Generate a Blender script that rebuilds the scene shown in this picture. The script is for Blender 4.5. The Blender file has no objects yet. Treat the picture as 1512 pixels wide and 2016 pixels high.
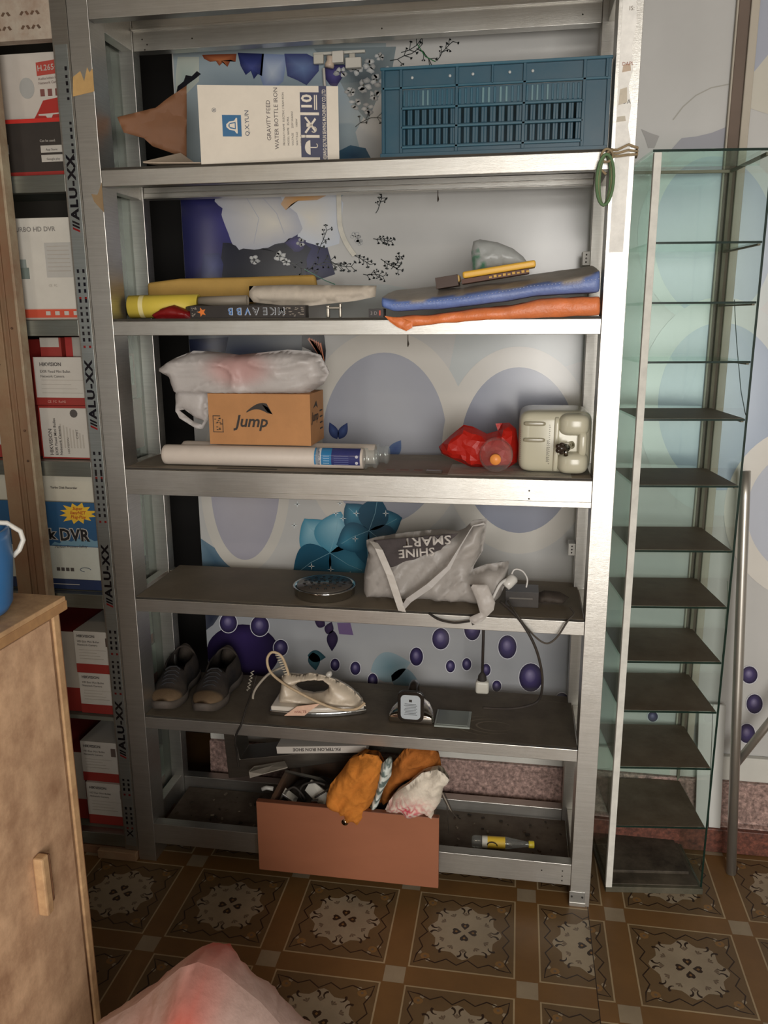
import bpy, math, random
from mathutils import Vector, Matrix, noise, geometry
S = bpy.context.scene
COL = S.collection
PI = math.pi

# ------------------------------------------------------------------ camera
CAM = Vector((1.0678, -1.9613, 1.5581)); YAW, PITCH, ROLL, FPX = 0.1645, -0.2335, -0.0059, 1598.66
cy_, sy_, cp_, sp_ = math.cos(YAW), math.sin(YAW), math.cos(PITCH), math.sin(PITCH)
FWD = Vector((-sy_*cp_, cy_*cp_, sp_)); _r = Vector((cy_, sy_, 0)); _u = _r.cross(FWD)
RGT = math.cos(ROLL)*_r + math.sin(ROLL)*_u; UPV = -math.sin(ROLL)*_r + math.cos(ROLL)*_u
cam = bpy.data.cameras.new('camera'); co = bpy.data.objects.new('camera', cam); COL.objects.link(co)
cam.sensor_fit = 'VERTICAL'; cam.sensor_height = 36.0; cam.sensor_width = 27.0; cam.lens = FPX/2016*36
cam.clip_start = 0.05
m = Matrix((RGT, UPV, -FWD)).transposed().to_4x4(); m.translation = CAM; co.matrix_world = m
S.camera = co
# ------------------------------------------------------------------ world, lights, exposure
W = bpy.data.worlds.new('world'); S.world = W; W.use_nodes = True
W.node_tree.nodes['Background'].inputs[0].default_value = (0.9, 0.92, 0.95, 1); W.node_tree.nodes['Background'].inputs[1].default_value = 1.2
def area(name, loc, target, sx, sy, power, col):
    l = bpy.data.lights.new(name, 'AREA'); l.shape = 'RECTANGLE'; l.size = sx; l.size_y = sy; l.energy = power; l.color = col
    o = bpy.data.objects.new(name, l); COL.objects.link(o); o.location = loc
    o.rotation_euler = (Vector(target)-Vector(loc)).to_track_quat('-Z', 'Y').to_euler(); return o
area('daylight_shopfront', (1.85, -3.92, 1.4), (1.75, 0, 1.5), 1.5, 1.8, 106, (1.0, 0.955, 0.895))
area('daylight_side_window', (-.75, -3.92, 1.35), (-.5, 0, 1.4), .3, 1.4, 6, (1.0, 0.93, 0.82))
area('added_warm_fill', (-0.15, -2.6, 2.72), (-0.15, -2.6, 0), 1.2, 0.12, 8, (1.0, 0.80, 0.58))  # warm overhead fill added to light the left side; no fixture seen
S.view_settings.view_transform = 'Standard'; S.view_settings.look = 'None'
S.view_settings.gamma = 1; S.view_settings.use_curve_mapping = False
S.view_settings.exposure = 0.0
S.cycles.transparent_max_bounces = 32

# ------------------------------------------------------------------ helpers
def at(px, py, X=None, Y=None, Z=None):
    """the point on a real plane of the room that is seen at a place in the photograph"""
    d = FWD + RGT*((px-756)/FPX) + UPV*((1008-py)/FPX)
    for i, v in enumerate((X, Y, Z)):
        if v is not None: return CAM + d*((v-CAM[i])/d[i])
def lin(c):
    return tuple((x/255/12.92 if x/255 <= .04045 else ((x/255+.055)/1.055)**2.4) for x in c[:3])
def hexc(*c): return lin(c)

def nodes(name):
    m = bpy.data.materials.new(name); m.use_nodes = True; nt = m.node_tree
    return m, nt, nt.nodes, nt.links, nt.nodes['Principled BSDF']
def paint(name, rough=.5, metal=0.0, amt=.12, scale=12, bump=0.0, bscale=60, spec=.5, stretch=(1, 1, 1), dust=None, dustamt=.0, dscale=5, trans=0, fixed=None):
    """surface whose own colour comes from the mesh, varied by noise, with optional dust film"""
    m, nt, N, L, b = nodes(name)
    tc = N.new('ShaderNodeTexCoord'); mp = N.new('ShaderNodeMapping'); mp.inputs['Scale'].default_value = stretch
    L.new(tc.outputs['Object'], mp.inputs[0])
    n = N.new('ShaderNodeTexNoise'); n.inputs['Scale'].default_value = scale; n.inputs['Detail'].default_value = 6; n.inputs['Roughness'].default_value = .65
    L.new(mp.outputs[0], n.inputs['Vector'])
    if fixed is None:
        a = N.new('ShaderNodeAttribute'); a.attribute_name = 'col'; src = a.outputs['Color']
    else:
        a = N.new('ShaderNodeRGB'); a.outputs[0].default_value = (*fixed, 1); src = a.outputs[0]
    mr = N.new('ShaderNodeMapRange'); mr.inputs[1].default_value = .3; mr.inputs[2].default_value = .7
    mr.inputs[3].default_value = 1-amt; mr.inputs[4].default_value = 1+amt; L.new(n.outputs[0], mr.inputs[0])
    vm = N.new('ShaderNodeVectorMath'); vm.operation = 'SCALE'; L.new(src, vm.inputs[0]); L.new(mr.outputs[0], vm.inputs['Scale'])
    out = vm.outputs[0]
    if dust:
        n2 = N.new('ShaderNodeTexNoise'); n2.inputs['Scale'].default_value = dscale; n2.inputs['Detail'].default_value = 8; n2.inputs['Roughness'].default_value = .7
        L.new(tc.outputs['Object'], n2.inputs['Vector'])
        r2 = N.new('ShaderNodeMapRange'); r2.inputs[1].default_value = .35; r2.inputs[2].default_value = .7; r2.inputs[3].default_value = 0; r2.inputs[4].default_value = dustamt
        L.new(n2.outputs[0], r2.inputs[0])
        mx = N.new('ShaderNodeMix'); mx.data_type = 'RGBA'; L.new(r2.outputs[0], mx.inputs['Factor']); L.new(out, mx.inputs['A']); mx.inputs['B'].default_value = (*dust, 1)
        out = mx.outputs['Result']
    L.new(out, b.inputs['Base Color']); b.inputs['Roughness'].default_value = rough; b.inputs['Metallic'].default_value = metal
    b.inputs['Specular IOR Level'].default_value = spec
    if bump:
        nb = N.new('ShaderNodeTexNoise'); nb.inputs['Scale'].default_value = bscale; nb.inputs['Detail'].default_value = 4; L.new(mp.outputs[0], nb.inputs['Vector'])
        bp = N.new('ShaderNodeBump'); bp.inputs['Strength'].default_value = bump; bp.inputs['Distance'].default_value = .002
        L.new(nb.outputs[0], bp.inputs['Height']); L.new(bp.outputs[0], b.inputs['Normal'])
    return m
def sheer(name, tint, gloss=.06, rough=.03, haze=.0, hazecol=(.5, .5, .45)):
    """thin clear sheet: tinted see-through, mirror reflection by angle, optional dust haze"""
    m, nt, N, L, b = nodes(name); N.remove(b)
    o = N['Material Output']; t = N.new('ShaderNodeBsdfTransparent'); t.inputs[0].default_value = (*tint, 1)
    g = N.new('ShaderNodeBsdfGlossy'); g.inputs['Roughness'].default_value = rough; g.inputs[0].default_value = (.9, .95, .92, 1)
    lw = N.new('ShaderNodeLayerWeight'); lw.inputs[0].default_value = .5
    pw = N.new('ShaderNodeMath'); pw.operation = 'POWER'; pw.inputs[1].default_value = 5; L.new(lw.outputs['Facing'], pw.inputs[0])
    ad = N.new('ShaderNodeMath'); ad.operation = 'MULTIPLY_ADD'; ad.inputs[1].default_value = .45; ad.inputs[2].default_value = gloss*.5; L.new(pw.outputs[0], ad.inputs[0])
    x = N.new('ShaderNodeMixShader'); L.new(ad.outputs[0], x.inputs[0]); L.new(t.outputs[0], x.inputs[1]); L.new(g.outputs[0], x.inputs[2]); cur = x
    if haze:
        d = N.new('ShaderNodeBsdfDiffuse'); d.inputs[0].default_value = (*hazecol, 1)
        tc = N.new('ShaderNodeTexCoord'); n = N.new('ShaderNodeTexNoise'); n.inputs['Scale'].default_value = 9; n.inputs['Detail'].default_value = 7
        L.new(tc.outputs['Object'], n.inputs['Vector'])
        r = N.new('ShaderNodeMapRange'); r.inputs[1].default_value = .3; r.inputs[2].default_value = .7; r.inputs[3].default_value = haze*.75; r.inputs[4].default_value = min(1, haze*1.2)
        L.new(n.outputs[0], r.inputs[0])
        y = N.new('ShaderNodeMixShader'); L.new(r.outputs[0], y.inputs[0]); L.new(x.outputs[0], y.inputs[1]); L.new(d.outputs[0], y.inputs[2]); cur = y
    L.new(cur.outputs[0], o.inputs[0]); return m
def filmy(name, through=.25, rough=.35, bump=0):
    """thin plastic bag film: coloured, lets some light pass"""
    m, nt, N, L, b = nodes(name); o = N['Material Output']
    a = N.new('ShaderNodeAttribute'); a.attribute_name = 'col'
    L.new(a.outputs['Color'], b.inputs['Base Color']); b.inputs['Roughness'].default_value = rough
    tl = N.new('ShaderNodeBsdfTranslucent'); L.new(a.outputs['Color'], tl.inputs[0])
    x = N.new('ShaderNodeMixShader'); x.inputs[0].default_value = .3; L.new(b.outputs[0], x.inputs[1]); L.new(tl.outputs[0], x.inputs[2])
    t = N.new('ShaderNodeBsdfTransparent'); y = N.new('ShaderNodeMixShader'); y.inputs[0].default_value = through
    L.new(x.outputs[0], y.inputs[1]); L.new(t.outputs[0], y.inputs[2]); L.new(y.outputs[0], o.inputs[0])
    if bump:
        tc = N.new('ShaderNodeTexCoord'); nb = N.new('ShaderNodeTexNoise'); nb.inputs['Scale'].default_value = 26; nb.inputs['Detail'].default_value = 5
        L.new(tc.outputs['Object'], nb.inputs['Vector']); bp = N.new('ShaderNodeBump'); bp.inputs['Strength'].default_value = bump; bp.inputs['Distance'].default_value = .006
        L.new(nb.outputs[0], bp.inputs['Height']); L.new(bp.outputs[0], b.inputs['Normal'])
    return m
DUST = hexc(112, 97, 80)
M = dict(
    alu=paint('brushed_aluminium', .36, .93, .10, 5, .15, 30, stretch=(2, 2, 60), dust=hexc(150, 138, 120), dustamt=.2, dscale=7),
    alur=paint('brushed_aluminium_rail', .36, .93, .10, 5, .12, 30, stretch=(2, 60, 60), dust=hexc(150, 138, 120), dustamt=.25, dscale=7),
    chrome=paint('chrome', .12, 1, .05, 10),
    steel=paint('stainless_tube', .34, .85, .05, 10),
    card=paint('printed_card', .55, 0, .06, 9, dust=DUST, dustamt=.12),
    kraft=paint('kraft_board', .7, 0, .08, 14, .2, 90),
    plastic=paint('moulded_plastic', .38, 0, .07, 10, dust=DUST, dustamt=.2),
    gloss=paint('glossy_plastic', .2, 0, .05, 10, dust=DUST, dustamt=.15),
    cloth=paint('cloth', .9, 0, .14, 40, .5, 220, spec=.2),
    tarp=paint('woven_tarpaulin', .42, 0, .12, 30, .5, 160, spec=.5, dust=hexc(120, 110, 98), dustamt=.25),
    rubber=paint('rubber', .7, 0, .15, 20, spec=.3, dust=DUST, dustamt=.25),
    shoe=paint('shoe_fabric', .85, 0, .2, 30, .4, 200, spec=.2, dust=DUST, dustamt=.3),
    ply=paint('raw_plywood', .62, 0, .22, 5, .5, 40, stretch=(1, 1, .35), dust=hexc(128, 88, 62), dustamt=.8, dscale=9),
    lam=paint('brown_laminate', .42, 0, .1, 3, .05, 30, stretch=(.6, 1, 1.6)),
    wallp=paint('printed_glossy_wallpaper', .21, 0, .05, 2.5, .10, 9, spec=.6),
    plaster=paint('plaster', .9, 0, .1, 3, .3, 60),
    granite=paint('pink_terrazzo', .5, 0, .45, 90, .1, 80, spec=.4, dust=hexc(48, 34, 30), dustamt=.9, dscale=75),
    vinyl=paint('vinyl_floor', .42, 0, .12, 7, .1, 30, spec=.4, dust=hexc(80, 62, 42), dustamt=.3, dscale=4),
    dustyglass=paint('dust_covered_glass', .6, 0, .16, 6, .2, 50, spec=.3, dust=hexc(122, 112, 96), dustamt=.5, dscale=9),
    glass=sheer('green_tinted_glass', (.915, .965, .945), .08, haze=.015, hazecol=(.5, .56, .5)),
    paleglass=sheer('cabinet_side_glass', (.86, .93, .91), .08, haze=.08),
    edge=paint('glass_edge', .2, 0, .1, 10, fixed=hexc(14, 38, 31)),
    clear=sheer('clear_plastic', (.93, .95, .95), .12, .1, haze=.10, hazecol=(.75, .77, .75)),
    film=filmy('plastic_bag_film', .08, .4, .6),
    filmclear=filmy('thin_clear_bag_film', .45, .25, .6),
    dark=paint('dark_gap', .9, 0, .1, 5, fixed=(.01, .01, .01)),
    tape=paint('paper_tape', .7, 0, .12, 30),
)

class MB:
    def __init__(s): s.v = []; s.f = []; s.c = []; s.m = []
    def add(s, vs, fs, col, mi=0):
        b = len(s.v); s.v += [Vector(p) for p in vs]
        for k, f in enumerate(fs):
            s.f.append([b+i for i in f]); s.m.append(mi)
            if isinstance(col, list): s.c.append([col[i] for i in f])
            else: s.c.append([col]*len(f))
        return s
    def box(s, a, b, col=(.5, .5, .5), mi=0, M4=None):
        x0, y0, z0 = a; x1, y1, z1 = b
        vs = [Vector(p) for p in ((x0, y0, z0), (x1, y0, z0), (x1, y1, z0), (x0, y1, z0), (x0, y0, z1), (x1, y0, z1), (x1, y1, z1), (x0, y1, z1))]
        if M4: vs = [M4 @ p for p in vs]
        return s.add(vs, [(0, 3, 2, 1), (4, 5, 6, 7), (0, 1, 5, 4), (1, 2, 6, 5), (2, 3, 7, 6), (3, 0, 4, 7)], col, mi)
    def prism(s, pts, d, col, mi=0):
        """planar polygon pushed by vector d"""
        n = len(pts); pts = [Vector(p) for p in pts]; d = Vector(d)
        return s.add(pts+[p+d for p in pts], [tuple(range(n))[::-1], tuple(range(n, 2*n))]+[(i, (i+1) % n, n+(i+1) % n, n+i) for i in range(n)], col, mi)
    def tube(s, path, r, col, n=8, mi=0, closed=False):
        P = [Vector(p) for p in path]; vs = []; fs = []; k = len(P)
        t0 = (P[1]-P[0]).normalized(); up = Vector((0, 0, 1)) if abs(t0.z) < .9 else Vector((1, 0, 0)); nrm = t0.cross(up).normalized()
        for i, p in enumerate(P):
            if closed: t = (P[(i+1) % k]-P[i-1]).normalized()
            else: t = (P[min(i+1, k-1)]-P[max(i-1, 0)]).normalized()
            nrm = (nrm-t*nrm.dot(t)).normalized(); bn = t.cross(nrm); ri = r[i] if isinstance(r, (list, tuple)) else r
            for j in range(n):
                a = 2*PI*j/n; vs.append(p+(nrm*math.cos(a)+bn*math.sin(a))*ri)
        for i in range(k if closed else k-1):
            i2 = (i+1) % k
            for j in range(n): fs.append((i*n+j, i*n+(j+1) % n, i2*n+(j+1) % n, i2*n+j))
        if not closed: fs += [tuple(range(n))[::-1], tuple(range((k-1)*n, k*n))]
        return s.add(vs, fs, col, mi)
    def lathe(s, prof, base, axis, col, n=24, mi=0):
        """prof = [(radius, distance along axis)]; may be coloured per ring"""
        ax = Vector(axis).normalized(); u = ax.cross(Vector((0, 0, 1)) if abs(ax.z) < .9 else Vector((1, 0, 0))).normalized(); w = ax.cross(u)
        base = Vector(base); vs = []; fs = []; k = len(prof)
        for (r, h) in prof:
            for j in range(n):
                a = 2*PI*j/n; vs.append(base+ax*h+(u*math.cos(a)+w*math.sin(a))*max(r, 1e-5))
        for i in range(k-1):
            for j in range(n): fs.append((i*n+j, i*n+(j+1) % n, (i+1)*n+(j+1) % n, (i+1)*n+j))
        return s.add(vs, fs, col, mi)
    def text(s, txt, o, xd, yd, size, col, mi=0, bold=.0, align='LEFT', sx=1.0, shear=0, space=1.0):
        c = bpy.data.curves.new('t', 'FONT'); c.body = txt; c.size = 1; c.resolution_u = 2; c.offset = bold; c.align_x = align; c.shear = shear; c.space_character = space
        ob = bpy.data.objects.new('t', c); me = bpy.data.meshes.new_from_object(ob)
        o = Vector(o); xd = Vector(xd).normalized(); yd = Vector(yd).normalized()
        vs = [o+xd*(v.co.x*size*sx)+yd*(v.co.y*size) for v in me.vertices]
        s.add(vs, [tuple(p.vertices) for p in me.polygons], col, mi)
        bpy.data.objects.remove(ob); bpy.data.meshes.remove(me); bpy.data.curves.remove(c); return s
    def puff(s, outline, f, front, back, step, R, amp=0, freq=10, seed=0, col=(.5, .5, .5), holes=(), mi=0, edgeamp=0, fold=None):
        """a filled outline blown up on both sides; f(u, v, w) places it in the room; ridged noise gives the creases"""
        rnd = random.Random(seed)
        def resample(P):
            o = []
            for i in range(len(P)):
                a = Vector(P[i]).to_2d(); b = Vector(P[(i+1) % len(P)]).to_2d(); n = max(1, int((b-a).length/step))
                o += [a.lerp(b, k/n) for k in range(n)]
            return o
        def inside(p, P):
            r = False; j = len(P)-1
            for i in range(len(P)):
                if (P[i][1] > p[1]) != (P[j][1] > p[1]) and p[0] < (P[j][0]-P[i][0])*(p[1]-P[i][1])/(P[j][1]-P[i][1]+1e-12)+P[i][0]: r = not r
                j = i
            return r
        rings = [resample(outline)]+[resample(h) for h in holes]
        segs = [(r[i], r[(i+1) % len(r)]) for r in rings for i in range(len(r))]
        def dist(p):
            best = 9
            for a, b in segs:
                d = b-a; t = max(0, min(1, (p-a).dot(d)/(d.length_squared+1e-12))); best = min(best, (a+d*t-p).length)
            return best
        pts = []; edges = []
        for r in rings:
            b = len(pts); pts += r; edges += [(b+i, b+(i+1) % len(r)) for i in range(len(r))]
        nb = len(pts); xs = [p[0] for p in rings[0]]; ys = [p[1] for p in rings[0]]
        x = min(xs)
        while x < max(xs):
            y = min(ys)
            while y < max(ys):
                p = Vector((x+rnd.uniform(-.3, .3)*step, y+rnd.uniform(-.3, .3)*step))
                if inside(p, rings[0]) and not any(inside(p, h) for h in rings[1:]) and dist(p) > step*.45: pts.append(p)
                y += step
            x += step
        V, _, F, *_ = geometry.delaunay_2d_cdt(pts, edges, [], 0, 1e-7)
        D = [0 if i < nb else dist(p) for i, p in enumerate(V)]
        F = [t for t in F if inside(sum((V[i] for i in t), Vector((0, 0)))/3, rings[0]) and not any(inside(sum((V[i] for i in t), Vector((0, 0)))/3, h) for h in rings[1:])]
        def rid(u, v, k):
            if fold:
                ca_, sa_ = math.cos(fold), math.sin(fold); a_ = (u*ca_+v*sa_)*freq*.33; b_ = (-u*sa_+v*ca_)*freq
                w_ = noise.noise(Vector((a_*.7, b_*.7, seed+9)))*.8
                n1 = 1-abs(2*noise.noise(Vector((a_+w_, b_+w_, seed*3.1+k)))); n2 = 1-abs(2*noise.noise(Vector((a_*2.1-w_, b_*2.1, seed*5.1+k)))); n3 = noise.noise(Vector((u*freq*.5, v*freq*.5, seed+k)))
                return n1**3*.9+n2**3*.45+n3*.6-.3
            q = Vector((u*freq, v*freq, seed*3.1+k)); return (1-abs(2*noise.noise(q)))-.55+.5*((1-abs(2*noise.noise(q*2.3)))-.55)
        vs = []
        for sgn, th in ((-1, front), (1, back)):
            for i, p in enumerate(V):
                q = min(D[i]/R, 1); h = math.sqrt(max(0, 1-(1-q)**2)); w = th*h + amp*rid(p.x, p.y, sgn)*min(1, D[i]/(step*1.2)+edgeamp)
                vs.append(f(p.x, p.y, sgn*max(w, 0) if not edgeamp else sgn*w))
        n = len(V); fs = [tuple(t) for t in F]+[tuple(i+n for i in t[::-1]) for t in F]
        # close the rim
        for (a, b) in edges: fs.append((b, a, a+n, b+n))
        if callable(col):
            cols = [col(p.x, p.y) for p in V]*2
        else: cols = col
        return s.add(vs, fs, cols, mi)
    def build(s, name, mats, parent=None, smooth=False, bevel=0, seg=2, sub=0, solid=0, world=True):
        me = bpy.data.meshes.new(name)
        inv = parent_world(parent).inverted() if (parent is not None and world) else None
        off = Vector((0, 0, 0))
        vs = [inv @ p for p in s.v] if inv else s.v
        me.from_pydata([tuple(p) for p in vs], [], s.f); me.validate(clean_customdata=False) if False else None
        ca = me.color_attributes.new('col', 'FLOAT_COLOR', 'CORNER')
        buf = []
        for c in s.c:
            for k in c: buf += [k[0], k[1], k[2], 1]
        ca.data.foreach_set('color', buf)
        if not isinstance(mats, (list, tuple)): mats = [mats]
        for x in mats: me.materials.append(M[x] if isinstance(x, str) else x)
        me.polygons.foreach_set('material_index', s.m)
        if smooth: me.polygons.foreach_set('use_smooth', [True]*len(me.polygons))
        o = bpy.data.objects.new(name, me); COL.objects.link(o); me.update()
        if parent is not None: o.parent = parent
        if bevel:
            b = o.modifiers.new('b', 'BEVEL'); b.width = bevel; b.segments = seg; b.limit_method = 'ANGLE'; b.angle_limit = .7; b.harden_normals = False
        if solid:
            b = o.modifiers.new('s', 'SOLIDIFY'); b.thickness = solid; b.offset = 0
        if sub:
            b = o.modifiers.new('u', 'SUBSURF'); b.levels = sub; b.render_levels = sub
        return o
def parent_world(o):
    mm = Matrix.Translation(o.location) @ o.rotation_euler.to_matrix().to_4x4()
    return parent_world(o.parent) @ mm if o.parent else mm
def tag(o, label, cat, group=None):
    o['label'] = label; o['category'] = cat
    if group: o['group'] = group
    return o
def thing(name, label, cat, loc, rz=0, group=None):
    o = bpy.data.objects.new(name, None); COL.objects.link(o); o.location = loc; o.rotation_euler = (0, 0, rz); o.empty_display_size = .05
    return tag(o, label, cat, group)
def origin(o):
    """move a free-standing mesh's origin to its base"""
    vs = o.data.vertices; xs = [v.co for v in vs]
    c = Vector(((min(p.x for p in xs)+max(p.x for p in xs))/2, (min(p.y for p in xs)+max(p.y for p in xs))/2, min(p.z for p in xs)))
    o.data.transform(Matrix.Translation(-c)); o.location = c; return o
def struct(o): o['kind'] = 'structure'; return o
def circ(cx, cy, rx, ry, n=32, a0=0, a1=2*PI): return [(cx+rx*math.cos(a0+(a1-a0)*i/n), cy+ry*math.sin(a0+(a1-a0)*i/n)) for i in range(n)]
def stroke(P, w, closed=False):
    """quads along a 2D polyline"""
    P = [Vector(p) for p in P]; n = len(P); L_ = []
    ws = w if isinstance(w, list) else [w]*n
    for i in range(n):
        a = P[i-1] if (closed or i > 0) else P[i]; b = P[(i+1) % n] if (closed or i < n-1) else P[i]
        t = (b-a); t = t.normalized() if t.length > 1e-9 else Vector((1, 0)); nn = Vector((-t.y, t.x)); L_.append((P[i]+nn*ws[i]/2, P[i]-nn*ws[i]/2))
    q = []
    for i in range(n if closed else n-1):
        j = (i+1) % n; q.append([L_[i][0], L_[i][1], L_[j][1], L_[j][0]])
    return q

# ================================================================== THE ROOM
WY = .365                                     # face of the back wall
# ---- floor: vinyl sheets printed with tiles
fb = MB()
BASE = hexc(104, 82, 54); BAND = hexc(116, 84, 48); CREAM = hexc(168, 148, 116); SQ = hexc(150, 135, 112); DK = hexc(36, 20, 14); PALE = hexc(154, 140, 118); TAN = hexc(132, 98, 56); GREY = hexc(108, 92, 76)
fb.add([(-2.2, -4.2, 0), (3.4, -4.2, 0), (3.4, .75, 0), (-2.2, .75, 0)], [(0, 1, 2, 3)], BAND)
def clipx(poly, lo, hi):
    for side, lim in ((1, lo), (-1, hi)):
        out = []
        for i in range(len(poly)):
            a, b = poly[i], poly[(i+1) % len(poly)]; da, db = side*(a[0]-lim), side*(b[0]-lim)
            if da >= 0: out.append(a)
            if da*db < 0: t = da/(da-db); out.append((a[0]+(b[0]-a[0])*t, a[1]+(b[1]-a[1])*t))
        poly = out
        if len(poly) < 3: return None
    return poly
def tile(cx, cy, px, py, lo, hi):
    """one printed tile cell centred at cx, cy"""
    def P(poly, z, col):
        p = clipx([(cx+a, cy+b) for a, b in poly], lo, hi)
        if p: fb.add([(x, y, z) for x, y in p], [tuple(range(len(p)))], col)
    hx, hy = px/2-.029, py/2-.029
    P([(-hx, -hy), (hx, -hy), (hx, hy), (-hx, hy)], .0002, CREAM)
    gx, gy = hx-.004, hy-.004
    P([(-gx, -gy), (gx, -gy), (gx, gy), (-gx, gy)], .0003, BASE)
    s_ = .0255
    P([(px/2-s_, py/2-s_), (px/2+s_, py/2-s_), (px/2+s_, py/2+s_), (px/2-s_, py/2+s_)], .0002, SQ)
    # pale centre field with lobed rim
    P([((.088+.008*math.cos(8*a))*math.cos(a), (.088+.008*math.cos(8*a))*math.sin(a)) for a in [2*PI*i/48 for i in range(48)]], .0004, PALE)
    # zigzag line
    zz = []
    for sd in range(4):
        for k in range(9):
            t = -1+2*k/9; amp = .010*(1-abs(t))+.004
            r = .115+(.0 if k % 2 == 0 else -amp*1.5)
            if k == 0: r = .121; t = -1.0
            a, b = t*.119, -r
            for _ in range(sd): a, b = -b, a
            zz.append((a, b))
    for q in stroke(zz, .0036, True): P([tuple(p) for p in q], .0005, DK)
    # 16 curls
    for k in range(16):
        a = 2*PI*(k+.5)/16; rr = .078 if k % 4 in (0, 3) else .088; m_ = 1 if k % 2 else -1
        c = (rr*math.cos(a), rr*math.sin(a)); pts = []
        for j in range(7):
            b = a+m_*(.3+j*.42); pts.append((c[0]+.0105*math.cos(b), c[1]+.0105*math.sin(b)))
        for q in stroke(pts, [.0065, .0062, .0055, .0045, .0035, .0025, .0012]): P([tuple(p) for p in q], .0005, DK)
    # small grey sprigs
    for k in range(12):
        a = 2*PI*k/12; c = (.058*math.cos(a), .058*math.sin(a))
        for da in (-.6, 0, .6):
            b = a+da; P([(c[0], c[1]), (c[0]+.011*math.cos(b-.25), c[1]+.011*math.sin(b-.25)), (c[0]+.014*math.cos(b), c[1]+.014*math.sin(b)), (c[0]+.011*math.cos(b+.25), c[1]+.011*math.sin(b+.25))], .0005, GREY)
    # heart flower
    for k in range(4):
        a = PI/2*k; u = (math.cos(a), math.sin(a)); v = (-u[1], u[0])
        h = [(.008, 0), (.020, .010), (.027, .011), (.032, .006), (.029, 0), (.032, -.006), (.027, -.011), (.020, -.010)]
        P([(u[0]*p+v[0]*q, u[1]*p+v[1]*q) for p, q in h], .0005, DK)
        P([(u[0]*p+v[0]*q, u[1]*p+v[1]*q) for p, q in [(.017, 0), (.022, .004), (.026, 0), (.022, -.004)]], .0006, TAN)
    for sx in (-1, 1):
        for sy in (-1, 1):
            P(circ(sx*.093, sy*.096, .012, .011, 8), .0004, TAN)
            P(circ(sx*.108, sy*.085, .006, .006, 6), .0004, PALE); P(circ(sx*.085, sy*.108, .006, .006, 6), .0004, PALE)
            P(circ(sx*.093, sy*.096, .004, .004, 6), .0005, GREY)
for i in range(-6, 5):
    for j in range(-8, 2): tile(.173+.32*i-.16, .02+.331*j-.1655, .32, .331, -2.2, 1.296)
for i in range(-1, 6):
    for j in range(-8, 2): tile(1.366+.3195*i-.16, -.018+.326*j-.163, .3195, .326, 1.297, 3.4)
fb.add([(1.2955, -4.2, .0007), (1.2975, -4.2, .0007), (1.2975, .5, .0007), (1.2955, .5, .0007)], [(0, 1, 2, 3)], DK)
fb.box((-2.2, -4.2, -.08), (3.4, .75, -.002), BAND)
struct(fb.build('floor', 'vinyl'))
WALLC = hexc(196, 196, 192)
b = MB(); b.box((-2.2, -4.2, 2.85), (3.4, .9, 2.95), hexc(120, 112, 100)); struct(b.build('ceiling', 'plaster'))
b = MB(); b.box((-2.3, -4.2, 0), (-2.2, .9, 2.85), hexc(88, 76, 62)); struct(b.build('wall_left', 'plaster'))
b = MB(); b.box((3.4, -4.2, 0), (3.5, .9, 2.85), hexc(190, 188, 182)); struct(b.build('wall_right', 'plaster'))
b = MB(); b.box((-2.3, .75, 0), (.1, .85, 2.85), hexc(30, 28, 26)); struct(b.build('wall_alcove', 'plaster'))  # near-black colour stands in for the darkness of the gap
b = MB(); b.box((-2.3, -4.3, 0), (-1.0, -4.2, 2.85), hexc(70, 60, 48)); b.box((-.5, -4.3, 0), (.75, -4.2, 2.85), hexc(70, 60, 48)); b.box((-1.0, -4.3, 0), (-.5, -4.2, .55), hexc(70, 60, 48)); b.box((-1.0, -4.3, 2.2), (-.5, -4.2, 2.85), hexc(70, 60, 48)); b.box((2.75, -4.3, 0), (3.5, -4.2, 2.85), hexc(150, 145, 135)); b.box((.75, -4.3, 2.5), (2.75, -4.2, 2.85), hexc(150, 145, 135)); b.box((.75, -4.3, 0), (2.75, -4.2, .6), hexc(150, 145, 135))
struct(b.build('wall_front', 'plaster'))

# ---- back wall with its printed glossy wallpaper
wb = MB(); wb.box((.1, WY, 0), (3.4, .75, 2.85), hexc(184, 183, 180))
LAY = [WY-.0004]
def wp(px, py):
    p = at(px, py, Y=WY); return (p.x, p.z)
def wpoly(P2, col, lay=0, pix=True):
    P2 = [wp(*p) for p in P2] if pix else P2
    c = clipx(P2, .1005, 3.39)
    if c: wb.add([(x, WY-.0004-.00025*lay, z) for x, z in c], [tuple(range(len(c)))], col)
def wblend(P2, colc, cole, c=None, lay=0):
    """fan of triangles: one colour in the middle, another at the rim"""
    P2 = [wp(*p) for p in P2]; n = len(P2)
    c = wp(*c) if c else (sum(p[0] for p in P2)/n, sum(p[1] for p in P2)/n)
    if min(p[0] for p in P2) < .1005: P2 = [(max(p[0], .1005), p[1]) for p in P2]
    y = WY-.0004-.00025*lay
    wb.add([(x, y, z) for x, z in P2]+[(c[0], y, c[1])], [(i, (i+1) % n, n) for i in range(n)], [cole]*n+[colc])
def wring(cx, cy, rx, ry, ox, oy, fillc, fille, ringc, lay):
    wpoly(circ(cx, cy, ox, oy, 64), ringc, lay); wblend(circ(cx, cy, rx, ry, 64), fillc, fille, (cx+rx*.1, cy-ry*.35), lay+1)
def wline(P, w, col, lay): 
    for q in stroke([Vector(wp(*p)) for p in P], w): wpoly([tuple(p) for p in q], col, lay, False)
RC = hexc(194, 190, 182); LV = hexc(154, 156, 165); LVD = hexc(134, 138, 152); GL = hexc(176, 181, 180)
# pale panels
wpoly([(640, 650), (900, 650), (870, 800), (1180, 700), (1180, 640), (760, 560), (640, 560)], GL, 0)
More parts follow.
